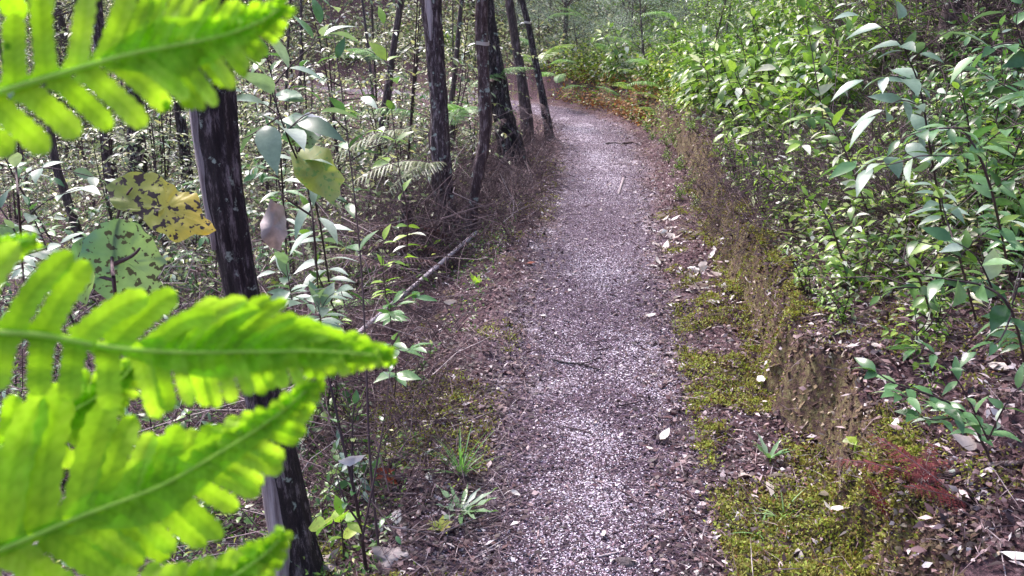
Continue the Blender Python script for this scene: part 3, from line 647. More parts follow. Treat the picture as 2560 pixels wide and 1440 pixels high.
# fern fronds
def frond_proto(name, m, n=22, L=1.0, W=.2, droop=.5, seed=0, rm='twig', nk=13, pf=1.0):
    random.seed(seed); lf = MB(); st = MB(); t = np.linspace(0, 1, 14)
    pts = np.stack([t * L * .93, .03 * np.sin(t * 4), L * (.45 * t - droop * t ** 2)], -1); tube(st, pts, np.linspace(.006, .0015, 14), 4, .6)
    for q in range(n):
        s = .14 + .84 * q / n; p = np.array([np.interp(s, t, pts[:, k]) for k in range(3)]); T = nrm(np.array([np.interp(min(1, s + .04), t, pts[:, k]) for k in range(3)]) - p)
        wl = W * L * math.sin(min(1, (s - .06) * 2.6) * 1.57) * (1.03 - s) ** .6 * 1.5
        for sg in (1, -1):
            d = nrm(np.array([T[0] * .45, sg * 1.0, T[2] * .4 - .18 + random.gauss(0, .08)])); k = nk; u = np.linspace(.06, .98, k)
            c = p + d * (u * wl)[:, None] - np.array([0, 0, 1]) * (.18 * wl * u ** 2)[:, None]
            pl = pf * wl * .17 * (1.05 - u ** 1.5)
            for s2 in (1, -1):
                dd = nrm(T * s2 + d * .45); leaves(lf, c, dd, [0, 0, 1], pl + .004, .55 * wl * .95 / k * np.ones(k) * 2.3, random.random() * .6 + rng.random(k) * .4, 'tiny', .2, .15)
    root = empty(name, (0, 0, -30)); a = st.build('stalk', rm, root); b = lf.build('blade', m, root); reg(root, a, b); return root
fg = [frond_proto('fern_frond', 'fern_green', seed=1), frond_proto('fern_frond', 'fern_green', seed=2, droop=.7, W=.24)]
fp = [frond_proto('fern_frond', 'fern_pale', seed=3, droop=.75)]; fb = [frond_proto('fern_frond', 'fern_brown', seed=4, droop=.8, W=.13, n=16)]; fb2 = [frond_proto('fern_frond', 'fern_brown', seed=6, droop=.48, W=.15, n=20)]; fl = [frond_proto('fern_frond', 'leaf_bright', seed=15, droop=.6, W=.22)]; hide(*fb2, *fl)
fr = [frond_proto('fern_frond', 'fern_red', seed=5, droop=.3, n=12, W=.15, nk=6, pf=2.2)]
hide(*fg, *fp, *fb, *fr)
def frond(src, px, py, Y, head, pitch, sc, label, group=None, roll=0):
    p = PY(px, py, Y); c = copy_tree(src, p, (roll, -R(pitch), R(head)), sc); tag(c, label, 'fern frond', group); return c
frond(fg[0], 1085, 300, 7.2, 190, 5, .8, 'blue green fern frond arching left behind the mottled trunk')
frond(fg[1], 1120, 330, 6.8, 60, 30, .55, 'green fern frond rising between the two close trunks')
frond(fg[0], 1160, 300, 7.2, 250, 20, .6, 'green fern frond hanging between the two close trunks')
frond(fp[0], 1100, 345, 6.6, 195, 5, .95, 'pale silvery fern frond arching low behind the dark stems')
frond(fp[0], 1120, 430, 5.9, 200, 12, .75, 'pale dry fern frond drooping in front of the mottled trunk foot')
frond(fp[0], 1130, 415, 6.0, 225, 5, .6, 'small pale dry fern frond beside the mottled trunk foot')
frond(fg[0], 1150, 240, 8.5, 20, 20, .9, 'green fern frond behind the crooked slim trunk')
frond(fg[1], 980, 170, 9.0, 150, 20, .9, 'green fern frond high between the sapling stems')
for q, (px, py, Y, hd, s) in enumerate([(1340, 160, 13.5, 20, .6), (1365, 170, 13.2, -30, .55), (1350, 130, 13.8, 140, .6), (1400, 230, 13.0, 10, .4), (1392, 215, 13, 70, .45), (1660, 230, 9.5, 200, .5), (1600, 130, 12, 190, .6), (1700, 60, 11, 200, .6), (1480, 60, 14, 180, .7), (1350, 60, 14.5, 0, .7), (1560, 250, 11, 160, .45), (1620, 170, 10.5, 230, .5), (1520, 140, 14, 240, .6), (1340, 200, 12, 300, .5)]):
    frond(fg[q % 2], px, py, Y, hd, 25, s, 'arching green fern frond in the thicket round the path bend', 'fern fronds round the path bend')
for q, (px, py, Y, hd, s) in enumerate([(1265, 300, 8.4, 250, .4), (1290, 270, 8.6, 280, .5), (1310, 290, 8.4, 310, .45), (1250, 200, 8.6, 230, .4), (1325, 260, 8.8, 300, .4)]):
    frond(fb[0], px, py, Y, hd, 0, s, 'dead brown fern frond hanging against the stout leaning trunk', 'dead fern fronds on the stout leaning trunk')
for q, (px, py, Y, hd, s) in enumerate([(1160, 650, 4.9, 200, .75), (1100, 650, 4.8, 185, .7), (1000, 720, 4.4, 190, .6), (1130, 720, 4.5, 215, .6), (960, 640, 4.9, 170, .7), (1050, 560, 5.6, 200, .8), (1140, 690, 4, 200, .7), (1080, 760, 4, 205, .5), (1000, 640, 4, 230, .6)]):
    p = G(px, py); c = copy_tree(fb2[0], p + [0, 0, .10], (random.gauss(0, .25), -R(14), R(hd)), s); tag(c, 'dead dark brown fern frond lying below the paired trunks', 'fern frond', 'dead fern fronds lying below the paired trunks')
for q, (px, py, hd, s) in enumerate([(2200, 1270, 20, .30), (2330, 1230, 170, .32), (2290, 1300, 60, .26), (2420, 1290, 200, .3), (2230, 1350, 100, .22), (2380, 1260, 130, .3), (2250, 1230, 10, .28)]):
    p = G(px, py); c = copy_tree(fr[0], p + [0, 0, .03], (random.gauss(0, .2), -R(4) + random.gauss(0, .15), R(hd)), s * .95); tag(c, 'dark red dead fern frond lying on the near end of the right bank', 'fern frond', 'dark red dead fern fronds on the right bank')
random.seed(9)
for q in range(15):
    p = G(random.uniform(960, 1270), random.uniform(330, 430), .03); c = copy_tree(fb2[0], p + [0, 0, random.uniform(.1, .5)], (random.gauss(0, .3), -R(8), R(random.uniform(170, 370))), random.uniform(.4, .75)); tag(c, 'brown dead fern frond in the brush behind the paired trunks', 'fern frond', 'brown dead fronds behind the paired trunks')
for px, py, Y, hd, sc_ in [(1345, 150, 11.5, 10, .6), (1350, 165, 11.5, 60, .55), (1355, 150, 11.6, -40, .6), (1340, 170, 11.6, 120, .5), (1600, 240, 10.6, 200, .45), (1630, 210, 10.2, 160, .5), (1570, 230, 11, 240, .45), (1660, 260, 9.6, 190, .4), (1640, 290, 9.2, 220, .35)]:
    frond(fl[0], px, py, Y, hd, 28, sc_, 'bright yellow green fern frond beside the path bend', 'bright yellow green fronds by the bend')
c = copy_tree(fg[0], G(2170, 1330) + [0, 0, .02], (0, -R(5), R(20)), .17); tag(c, 'tiny green fern frond beside the dark red dead ferns', 'fern frond')
c = copy_tree(fg[1], G(920, 790) + [0, 0, .06], (0, -R(15), R(200)), .34); tag(c, 'small yellow green fern frond above the long pale pole', 'fern frond')
c = copy_tree(fg[1], G(860, 800) + [0, 0, .06], (0, -R(15), R(30)), .26); tag(c, 'tiny yellow green fern frond left of the long pale pole', 'fern frond')
# background trees and bushes
def proto_bush(name, m, h, w, nl, L, seed, kind='low', bark='far_bark', clumps=40, tmin=.12):
    random.seed(seed); st = MB(); lf = MB()
    tp = [np.array([.12 * math.sin(3 * t + seed) * t, .1 * math.cos(2 * t) * t, h * t]) for t in np.linspace(-.03, .93, 9)]
    tube(st, tp, np.linspace(.07, .015, 9) * h / 4, 8, .4, .15, seed, 3); per = nl // clumps
    for q in range(clumps):
        t = random.uniform(tmin, 1); an = random.random() * 6.28; rr = w * math.sqrt(random.random()) * (.45 + .8 * math.sin(t * 2.6))
        c = np.array([math.cos(an) * rr, math.sin(an) * rr, h * t + random.gauss(0, .1)]); b = tp[min(8, int(t * 8))]
        tube(st, [b, (b + c) / 2 + [0, 0, .08], c], [.012, .008, .003], 4, .4)
        k = rng.normal(size=(per, 3)) * np.array([.26, .26, .16]) * w ** .5; th = rng.random(per) * 6.28
        d = np.stack([np.cos(th), np.sin(th), rng.normal(size=per) * .5 - .2], -1)
        leaves(lf, c + k, d, up_rand(per, .6), L * (.6 + .8 * rng.random(per)), L * .45 * (.6 + .8 * rng.random(per)), np.clip(random.gauss(.45, .2) + rng.normal(size=per) * .22, 0, 1), kind, .2, .2)
    root = empty(name, (0, 0, -30)); a = st.build('trunk', bark, root); b = lf.build('crown', m, root); reg(root, a, b); return root
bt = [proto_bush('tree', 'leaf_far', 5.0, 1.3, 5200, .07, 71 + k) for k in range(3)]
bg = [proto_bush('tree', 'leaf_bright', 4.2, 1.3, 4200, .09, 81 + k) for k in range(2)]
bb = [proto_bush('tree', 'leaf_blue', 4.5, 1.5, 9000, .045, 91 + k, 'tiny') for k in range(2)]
hide(*bt, *bg, *bb)
def ring(n, x0, x1, y0, y1, mind, bad=None):
    out = []; t = 0
    while len(out) < n and t < 6000:
        t += 1; x = random.uniform(x0, x1); y = random.uniform(y0, y1)
        if bad and bad(x, y): continue
        if abs(x) > y * .72 + 1 : continue
        if all((x - a) ** 2 + (y - b) ** 2 > mind ** 2 for a, b in out): out.append((x, y))
    return out
random.seed(12)
npath = lambda x, y: abs(uu(x, y)) < 1.6
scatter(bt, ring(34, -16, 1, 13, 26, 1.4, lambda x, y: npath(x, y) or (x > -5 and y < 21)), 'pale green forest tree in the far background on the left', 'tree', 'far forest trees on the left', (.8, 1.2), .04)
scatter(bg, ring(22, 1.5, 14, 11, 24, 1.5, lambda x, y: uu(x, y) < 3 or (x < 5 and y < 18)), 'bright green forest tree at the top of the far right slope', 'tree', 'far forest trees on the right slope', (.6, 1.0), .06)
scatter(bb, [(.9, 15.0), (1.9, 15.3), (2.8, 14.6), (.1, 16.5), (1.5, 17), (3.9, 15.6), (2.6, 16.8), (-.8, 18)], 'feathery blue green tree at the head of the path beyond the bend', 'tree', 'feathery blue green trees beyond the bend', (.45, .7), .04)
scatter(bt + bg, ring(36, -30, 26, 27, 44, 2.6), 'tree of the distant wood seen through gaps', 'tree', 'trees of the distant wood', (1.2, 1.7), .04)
random.seed(77)
bend = [(random.uniform(-3.5, 5.5), random.uniform(12.2, 18)) for _ in range(400)]
bend = [p for p in bend if .95 < uu(*p) < 5 and not (-.5 < p[0] < 3.2 and p[1] > 14.5)][:60]
scatter(shb + shc, bend, 'leafy green shrub in the thicket on the bank round the path bend', 'shrub', 'shrubs on the bank round the bend', (.35, .75), .12, 'bush')
shade_trees = [proto_bush('tree', 'leaf_bush', 5.2, 1.7, 4200, .10, 95, clumps=46, tmin=.55)]; hide(*shade_trees)  # added trees with unseen high crowns, there to darken the top right
scatter(shade_trees, [(3.4, 4.7), (4.7, 4.2), (5.2, 6.6), (3.9, 8.6)], 'added tree with its crown out of view, put in to shade the top right', 'tree', 'added trees shading the top right', (.95, 1.15), .06)
random.seed(31); far = []
for py in range(-60, 262, 26):
    for px in range(1290, 1800, 42):
        g = G(px + random.uniform(-20, 20), py + random.uniform(-12, 12), .05)
        if uu(g[0], g[1]) > .95 and g[1] > 9 and all((g[0] - a) ** 2 + (g[1] - b) ** 2 > .22 for a, b in far): far.append((float(g[0]), float(g[1])))
scatter([bb[0], shb[0], bb[1], shb[1], bg[0], shb[2]], far, 'pale leafy bush in the dense thicket at the head of the path', 'bush', 'bushes in the thicket at the head of the path', [(.24, .24, .22), (.3, .3, .3), (.2, .2, .26), (.36, .36, .32)], .12, 'bush')
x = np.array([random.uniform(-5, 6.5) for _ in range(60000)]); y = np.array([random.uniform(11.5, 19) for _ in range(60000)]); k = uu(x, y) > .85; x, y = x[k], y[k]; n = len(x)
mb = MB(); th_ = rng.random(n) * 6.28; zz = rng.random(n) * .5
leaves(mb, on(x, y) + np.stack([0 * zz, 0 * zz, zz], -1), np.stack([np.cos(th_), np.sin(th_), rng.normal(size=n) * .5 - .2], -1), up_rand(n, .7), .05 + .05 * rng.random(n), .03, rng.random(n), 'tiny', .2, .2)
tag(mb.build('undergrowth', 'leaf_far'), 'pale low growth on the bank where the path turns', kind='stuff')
# many thin background trunks
mbp = []
for k in range(3):
    random.seed(100 + k); st = MB(); pts = [np.array([.25 * t * math.sin(k + 2 * t) + .05 * math.sin(9 * t), .1 * math.sin(3 * t), 5.5 * t]) for t in np.linspace(-.02, 1, 12)]
    tube(st, pts, np.linspace(.05, .02, 12), 10, .5, .2, k, 4)
    rt = empty('tree', (0, 0, -30)); tk = st.build('trunk', 'far_bark', rt, True); st = MB()
    brs = []
    for q in range(6):
        st = MB(); t = random.uniform(.12, .9); p0 = np.array([np.interp(t * 11, np.arange(12), [p[j] for p in pts]) for j in range(3)]); an = random.random() * 6.28; l = random.uniform(.3, .9)
        tube(st, [p0, p0 + l * .5 * np.array([math.cos(an), math.sin(an), .5]), p0 + l * np.array([math.cos(an + .3), math.sin(an + .3), .8])], [.008, .005, .002], 4); brs.append(st.build('branch', 'far_bark', rt))
    reg(rt, tk, *brs); mbp.append(rt)
hide(*mbp)
scatter(mbp, ring(24, -9, -.6, 6, 17, .7, lambda x, y: uu(x, y) > -1.2), 'bare thin tree trunk', 'tree', 'bare thin trunks', [(.3, .3, .9), (.4, .4, 1), (.5, .5, 1), (.25, .25, .8), (.7, .7, 1)], .10, None, True)
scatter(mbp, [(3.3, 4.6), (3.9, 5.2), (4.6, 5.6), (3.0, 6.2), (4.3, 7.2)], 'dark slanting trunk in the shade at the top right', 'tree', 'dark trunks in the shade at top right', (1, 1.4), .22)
# ------------------------------------------------------------------ hand-placed leafy plants
def plant(name, label, stems, m, leafL, cat='shrub', spacing=.06, r=.004, kind='fine', a0=None, start=.2, ratio=.45, droop=.3, group=None, sm='twig', end=True, ang=.9, jitter=.3, wav=0):
    """stems: list of px polylines [(px,py,depth)...]; the first starts at the plant's foot"""
    s3 = [[P(*q) if len(q) == 3 else G(q[0], q[1]) for q in s] for s in stems]; o0 = np.array(s3[0][0])
    st = MB(); lf = MB()
    for q, s in enumerate(s3):
        s = np.array(s) - o0
        if len(s) == 2: s = np.array([s[0], s[0] * .5 + s[1] * .5 + [0, 0, .015], s[1]])
        sprig(st, lf, s, r * (1 if q == 0 else .6), leafL, spacing, kind, a0, start if q else (.72 if cat == 'seedling' else max(start, .3)), ang, ratio, droop, .22, end, wav, jitter)
    root = empty(name, o0); a = st.build('stem', sm, root); b = lf.build('foliage', m, root); reg(root, a, b); return tag(root, label, cat, group)
random.seed(5)
# left: dark stemmed saplings
plant('sapling', 'tall dark stemmed sapling with pale green leaves in front of the mottled trunk', [[(950, 1400), (925, 1150, 2.55), (915, 900, 2.6), (905, 700, 2.7), (885, 480, 2.8), (850, 200, 2.9), (815, -60, 3.0)],
    [(893, 520, 2.78), (850, 500, 2.7), (790, 480, 2.65)], [(880, 400, 2.8), (930, 370, 2.85), (985, 350, 2.9)], [(858, 250, 2.9), (920, 240, 2.9), (985, 195, 2.95)], [(852, 215, 2.9), (800, 190, 2.85), (720, 150, 2.8)], [(870, 330, 2.8), (830, 290, 2.75), (800, 250, 2.7)]],
    'leaf_cool', .085, 'sapling', .17, .0045, start=.3, droop=.35)
plant('sapling', 'sapling with broad hanging grey green leaves between the charred trunk and the dark stem', [[(840, 830), (800, 560, 2.9), (765, 450, 2.6), (730, 370, 2.4), (700, 290, 2.3), (670, 200, 2.3)], [(700, 290, 2.3), (660, 260, 2.3), (610, 230, 2.25)], [(680, 220, 2.3), (740, 150, 2.3), (810, 90, 2.3)], [(700, 290, 2.3), (640, 330, 2.25), (600, 350, 2.2)], [(715, 330, 2.35), (760, 290, 2.35), (800, 280, 2.35)]],
    'leaf_grey', .13, 'sapling', .14, .0045, start=.35, ratio=.38, droop=.5)
plant('sapling', 'thin sapling with a few lime leaves left of the paired trunks', [[(1010, 700), (1020, 560, 4.2), (1000, 440, 4.0), (980, 280, 3.9), (960, 60, 3.9)], [(990, 350, 4), (940, 320, 4), (900, 290, 3.9)], [(1000, 420, 4), (960, 400, 4), (920, 380, 3.9)]], 'leaf_bright', .11, 'sapling', .2, .004, start=.3)
plant('seedling', 'small seedling with lime green leaves beside the foot of the mottled trunk', [[(975, 800), (962, 720, 3.6), (955, 640, 3.5), (960, 600, 3.5)], [(960, 660, 3.5), (990, 650, 3.45), (1010, 645, 3.45)]], 'lime_leaf', .085, 'seedling', .09, .003, start=.4)
plant('seedling', 'seedling with pale upright leaves above the foreground fern tip', [[(985, 1000), (990, 930, 2.9), (980, 880, 2.85), (985, 850, 2.8)], [(985, 870, 2.85), (1010, 880, 2.8), (1030, 870, 2.8)]], 'leaf_cool', .085, 'seedling', .05, .003, a0=.55, start=.3)
plant('seedling', 'seedling with drooping pale leaves right of the charred trunk', [[(980, 830), (975, 780, 3.3), (985, 750, 3.25)], [(978, 775, 3.3), (1010, 750, 3.2), (1040, 745, 3.2)]], 'leaf_cool', .075, 'seedling', .05, .003, a0=.6, start=.3)
plant('seedling', 'seedling with wide grey leaves close right of the charred trunk foot', [[(810, 860), (800, 790, 3.0), (790, 750, 3.0)], [(800, 780, 3.0), (760, 760, 2.9)], [(800, 780, 3.0), (840, 730, 2.9)]], 'leaf_grey', .10, 'seedling', .07, .003, a0=.55)
plant('seedling', 'seedling with two grey green leaf pairs against the charred trunk', [[(740, 820), (725, 720, 2.9), (715, 660, 2.8)], [(722, 700, 2.85), (690, 680, 2.8)]], 'leaf_grey', .10, 'seedling', .09, .003)
plant('sapling', 'dark twiggy sapling with a few leaves standing by the path at lower left', [[(915, 1420), (890, 1250, 2.25), (860, 1120, 2.2), (830, 980, 2.2), (800, 860, 2.2)], [(905, 1350, 2.3), (935, 1200, 2.3), (960, 1050, 2.35), (975, 930, 2.4)], [(880, 1200, 2.2), (880, 1100, 2.2), (885, 1010, 2.2)], [(925, 1250, 2.3), (965, 1300, 2.25), (990, 1340, 2.2)], [(900, 1310, 2.25), (860, 1250, 2.2), (840, 1180, 2.2)]], 'leaf_cool', .035, 'sapling', .11, .006, start=.5)
plant('seedling', 'seedling with round lime leaves at the lower left near the charred trunk', [[(860, 1400), (855, 1330, 2.3), (850, 1290, 2.3)], [(855, 1330, 2.3), (880, 1310, 2.3)], [(855, 1330, 2.3), (815, 1310, 2.3)]], 'lime_leaf', .065, 'seedling', .07, .0025, ratio=.75, start=.7)
plant('shrub', 'twiggy shrub with blue grey leaves at the left edge behind the fern tips', [[(60, 720), (50, 560, 3.0), (40, 420, 3.0), (30, 250, 3.0)], [(50, 560, 3), (120, 500, 2.9), (200, 470, 2.8)], [(45, 450, 3), (100, 420, 2.9), (180, 430, 2.9), (260, 450, 2.9)], [(50, 600, 3), (0, 520, 3), (-50, 480, 3)], [(50, 640, 3), (120, 620, 2.8), (180, 600, 2.7)]], 'leaf_grey', .09, 'shrub', .09, .006, start=.2)
plant('sapling', 'sapling with pale leaves high between the fern tip and the tall dark stem', [[(720, 700), (705, 450, 3.6), (690, 250, 3.6), (660, 100, 3.6), (650, -40, 3.6)], [(690, 250, 3.6), (740, 200, 3.5), (800, 60, 3.5)], [(680, 160, 3.6), (640, 120, 3.5), (600, 100, 3.5)]], 'leaf_cool', .12, 'sapling', .15, .005, ratio=.35, droop=.4)
plant('sapling', 'slim sapling with small green leaves just left of the seedling with lime leaves', [[(880, 850), (800, 700, 3.3), (785, 600, 3.3), (770, 520, 3.3)], [(785, 600, 3.3), (760, 570, 3.3), (765, 540, 3.3)]], 'leaf_bright', .07, 'sapling', .08, .003, a0=.3)
# right: shrubs with large leaves in front of the slope
rs = [
 ('shrub of pale edged glossy leaves spreading over the bank at lower right', [[(2480, 1160), (2420, 1040, 1.95), (2330, 990, 1.85), (2240, 960, 1.8), (2190, 930, 1.8)], [(2420, 1040, 1.95), (2330, 1010, 1.8), (2240, 985, 1.7)], [(2470, 1100, 1.95), (2400, 960, 1.85), (2330, 880, 1.8), (2260, 870, 1.8)], [(2470, 1100, 2), (2520, 1000, 1.9), (2560, 960, 1.9)], [(2400, 1040, 1.9), (2340, 1050, 1.8), (2290, 1040, 1.75)]], 'leaf_cool', .068, .055),
 ('shrub with broad grey green leaves at the right edge below the middle', [[(2560, 900), (2530, 780, 1.9), (2470, 720, 1.85), (2380, 700, 1.8), (2310, 690, 1.8)], [(2530, 780, 1.9), (2500, 850, 1.8), (2440, 880, 1.8)], [(2530, 760, 1.9), (2560, 660, 1.9), (2570, 560, 1.9)], [(2480, 720, 1.9), (2440, 640, 1.85), (2380, 600, 1.85)]], 'leaf_cool', .085, .06),
 ('shrub with large rounded shiny leaves in the middle of the right edge', [[(2530, 720), (2480, 480, 2.2), (2420, 340, 2.1), (2380, 320, 2.05), (2300, 330, 2.0), (2250, 350, 2.0)], [(2440, 380, 2.15), (2500, 330, 2.0), (2570, 300, 1.95)], [(2440, 380, 2.15), (2380, 390, 2.0), (2300, 390, 1.95), (2230, 410, 1.95), (2130, 410, 2.0)], [(2480, 480, 2.2), (2540, 430, 2.1), (2590, 400, 2.1)]], 'leaf_cool', .088, .06),
 ('tall shrub with long drooping grey leaves in the upper right', [[(2370, 620), (2330, 400, 2.7), (2300, 220, 2.55), (2260, 120, 2.5), (2240, 20, 2.5)], [(2300, 220, 2.5), (2240, 190, 2.4), (2160, 200, 2.35)], [(2310, 270, 2.55), (2250, 250, 2.45), (2190, 290, 2.4)], [(2280, 150, 2.5), (2350, 90, 2.4), (2420, 60, 2.4)], [(2270, 130, 2.5), (2210, 70, 2.45), (2150, 40, 2.4)], [(2320, 330, 2.6), (2250, 370, 2.5), (2180, 420, 2.4)]], 'leaf_grey', .125, .10),
 ('shrub with slender bright leaves in front of the twiggy gap on the right slope', [[(2180, 560), (2130, 420, 3.3), (2090, 330, 3.2), (2060, 270, 3.1)], [(2120, 400, 3.3), (2060, 380, 3.2), (2000, 360, 3.1)], [(2130, 440, 3.3), (2190, 400, 3.2), (2150, 330, 3.1)]], 'leaf_bright', .10, .08),
 ('spray of lime leaves reaching in at the top right corner', [[(2620, 420), (2600, 200, 2.4), (2560, 120, 2.3), (2500, 110, 2.2), (2440, 140, 2.2)], [(2580, 160, 2.3), (2540, 60, 2.2), (2560, 0, 2.2)], [(2600, 250, 2.4), (2540, 230, 2.2), (2450, 180, 2.2)]], 'leaf_cool', .10, .07),
 ('young shrub with bright pointed leaves above the mossy bank edge', [[(2120, 700), (2090, 600, 2.9), (2060, 530, 2.8), (2020, 490, 2.8)], [(2100, 640, 2.9), (2140, 560, 2.8), (2130, 500, 2.7)], [(2110, 660, 2.9), (2060, 640, 2.8)]], 'leaf_bright', .07, .05),
 ('leafy shrub with small pale shiny leaves above the lower right litter', [[(2330, 800), (2300, 700, 2.3), (2250, 640, 2.3), (2200, 600, 2.25)], [(2310, 720, 2.3), (2240, 720, 2.2), (2200, 740, 2.2)], [(2300, 690, 2.3), (2340, 640, 2.3), (2360, 590, 2.3)]], 'leaf_bush', .06, .045),
 ('low shrub with dangling leaves beside the fallen dark branch on the right', [[(2440, 800), (2400, 650, 2.3), (2370, 560, 2.3), (2350, 490, 2.3)], [(2400, 640, 2.3), (2450, 590, 2.3), (2500, 560, 2.3)], [(2390, 620, 2.3), (2320, 610, 2.2), (2260, 590, 2.2)]], 'leaf_bush', .07, .055),
 ('shrub with mixed lime and grey leaves at the top right edge of the path slope', [[(2080, 420), (2050, 250, 3.8), (2030, 130, 3.7), (2010, 20, 3.6)], [(2050, 250, 3.8), (1990, 200, 3.6), (1940, 170, 3.5)], [(2040, 180, 3.7), (2100, 120, 3.6), (2130, 60, 3.5)], [(2060, 300, 3.8), (2000, 300, 3.6)]], 'leaf_bush', .10, .08),
]
for lb, stems, m, L, sp in rs: plant('shrub', lb, stems, m, L * .8, 'shrub', sp * .9, .004, start=.15, jitter=.4, droop=.42)
# big single-blade leaves of a large-leaved sapling
def blade(root, o0, outline, d, m, dd=(0, 0), cup=.03, seed=0, v=(0, 1), name='leaf', rings=7):
    """outline: px points; the blade stands at depth d, tilted dd metres across x / y and cupped"""
    O = np.array(outline, float); n0 = len(O); t = np.arange(n0 + 1); Oc = np.vstack([O, O[:1]]); tt = np.linspace(0, n0, n0 * 6 + 1)[:-1]
    xs = np.interp(tt, t, Oc[:, 0]); ys_ = np.interp(tt, t, Oc[:, 1]); c = O.mean(0); n = len(xs)
    xs = xs + vn(tt * 1.7, tt * 0, seed) * 9; ys_ = ys_ + vn(tt * 1.9, tt * 0, seed + 3) * 9
    W = O.max(0) - O.min(0); V = []; A = []
    for k in range(rings + 1):
        s = k / rings; px = c[0] + (xs - c[0]) * s; py = c[1] + (ys_ - c[1]) * s
        nxp = (px - c[0]) / W[0]; nyp = (py - c[1]) / W[1]
        dep = d + dd[0] * nxp + dd[1] * nyp + cup * (s ** 2) * (.6 + .8 * np.sin(3 * np.arctan2(nyp, nxp) + seed)) + .010 * fbm(px / 22, py / 22, seed)
        V.append(np.array([P(a, b, e) for a, b, e in zip(px, py, dep)])); A.append(np.clip(v[0] + (v[1] - v[0]) * (nxp + .5), 0, 1))
    V = np.array(V); A = np.array(A); mb = MB(); j = np.arange(n); jn = (j + 1) % n
    for k in range(rings): mb.f4.append(np.stack([k * n + j, k * n + jn, (k + 1) * n + jn, (k + 1) * n + j], -1))
    mb.add(V.reshape(-1, 3) - o0, np.zeros((0, 4), int) if 0 else np.array([[0, 1, n + 1, n]]), A.ravel()); mb.f4.pop()
    return mb.build(name, m, root, True)
b0 = G(300, 900); root = empty('sapling', b0); st = MB()
for pl in ([(300, 900, None), (290, 760, 1.9), (280, 640, 1.8), (300, 520, 1.75), (330, 470, 1.7)], [(285, 660, 1.8), (330, 640, 1.75), (350, 620, 1.72)], [(285, 700, 1.8), (240, 690, 1.8)]):
    tube(st, [(b0 if q[2] is None else P(*q)) - b0 for q in pl], np.linspace(.005, .002, len(pl)), 6, .5, sub=3)
st.build('stem', 'twig', root)
tag(root, 'sapling bearing the big yellow leaf with black spots and grey green leaves under it', 'sapling')
lf = blade(root, b0, [(262, 470), (300, 440), (350, 428), (405, 440), (430, 458), (455, 480), (490, 480), (500, 520), (515, 545), (540, 572), (510, 590), (475, 590), (440, 612), (415, 590), (380, 575), (350, 540), (300, 525), (275, 505)], 1.72, 'spotted', (.05, -.05), .006, 4, (.05, 1)); lf['label'] = 'yellow leaf blotched with black spots'
lf = blade(root, b0, [(205, 600), (250, 560), (300, 545), (345, 560), (380, 590), (400, 630), (415, 660), (395, 690), (410, 720), (360, 740), (310, 730), (270, 750), (230, 720), (235, 680), (200, 650)], 1.8, 'spotted_grey', (.06, .08), .01, 9); lf['label'] = 'grey green spotted leaf'
lf = blade(root, b0, [(180, 610), (215, 590), (225, 640), (240, 700), (215, 760), (180, 740), (190, 680)], 1.85, 'spotted_grey', (.05, .05), .02, 12)
b0 = G(800, 800); root = empty('sapling', b0); st = MB()
for pl in ([(800, 800, None), (790, 640, 2.75), (775, 500, 2.6), (755, 420, 2.5), (735, 360, 2.45)], [(780, 540, 2.65), (720, 500, 2.6), (700, 480, 2.6)], [(745, 380, 2.46), (770, 330, 2.45)]):
    tube(st, [(b0 if q[2] is None else P(*q)) - b0 for q in pl], np.linspace(.004, .002, len(pl)), 6, .3, sub=3)
st.build('stem', 'twig', root)
tag(root, 'sapling with one large yellow green leaf and a withered leaf by the dark stem', 'sapling')
blade(root, b0, [(722, 380), (770, 365), (820, 375), (840, 410), (862, 450), (850, 480), (838, 512), (800, 490), (765, 470), (740, 440)], 2.45, 'yellowgreen', (.05, -.04), .03, 14)['label'] = 'large yellow green leaf'
blade(root, b0, [(700, 300), (740, 285), (790, 290), (810, 320), (800, 350), (770, 370), (730, 365), (700, 345), (715, 320)], 2.42, 'spotted_grey', (.04, -.03), .03, 15)
blade(root, b0, [(675, 500), (705, 510), (720, 550), (715, 590), (700, 625), (672, 615), (655, 590), (648, 560), (665, 530)], 2.5, 'dry_big', (.03, .02), .03, 16)['label'] = 'withered grey brown hanging leaf'
blade(root, b0, [(690, 235), (720, 222), (755, 232), (770, 255), (735, 252), (700, 250)], 2.4, 'spotted_grey', (.04, -.06), .02, 17)
blade(root, b0, [(770, 280), (810, 290), (815, 310), (840, 330), (800, 345), (770, 320), (750, 300)], 2.38, 'white_leaf', (.04, -.06), .02, 18)
# ------------------------------------------------------------------ ground-level small things
# poles, sticks
def stick(label, pts, r, m='pole', cat='stick', dz=.01, name='stick', sides=9, group=None):
    p = [G(q[0], q[1]) + [0, 0, (q[2] if len(q) > 2 else dz)] for q in pts]; o0 = p[0]; mb = MB(); tube(mb, np.array(p) - o0, np.linspace(r, r * .6, len(p)), sides, .5, .25, len(label), 4)
    o = mb.build(name, m, None, True); o.location = tuple(float(v) for v in o0); return tag(o, label, cat, group)
a_ = G(1188, 618) + [0, 0, .10]; b_ = G(800, 1000) + [0, 0, .16]; mb = MB(); q_ = np.linspace(-.01, 1.12, 9)[:, None]
pp = a_ + (b_ - a_) * q_ + np.array([.02, 0, .015]) * np.sin(q_ * 5)
tube(mb, pp - pp[0], np.linspace(.014, .010, 9), 10, .5, .2, 4, 4); o = mb.build('fallen_pole', 'pole', None, True); o.location = tuple(pp[0]); tag(o, 'long pale barkless pole lying slantwise left of the path', 'pole')
stick('short pale broken stick leaning against the crooked trunk foot', [(1150, 598, .03), (1168, 612, .04), (1190, 630, .03)], .012)
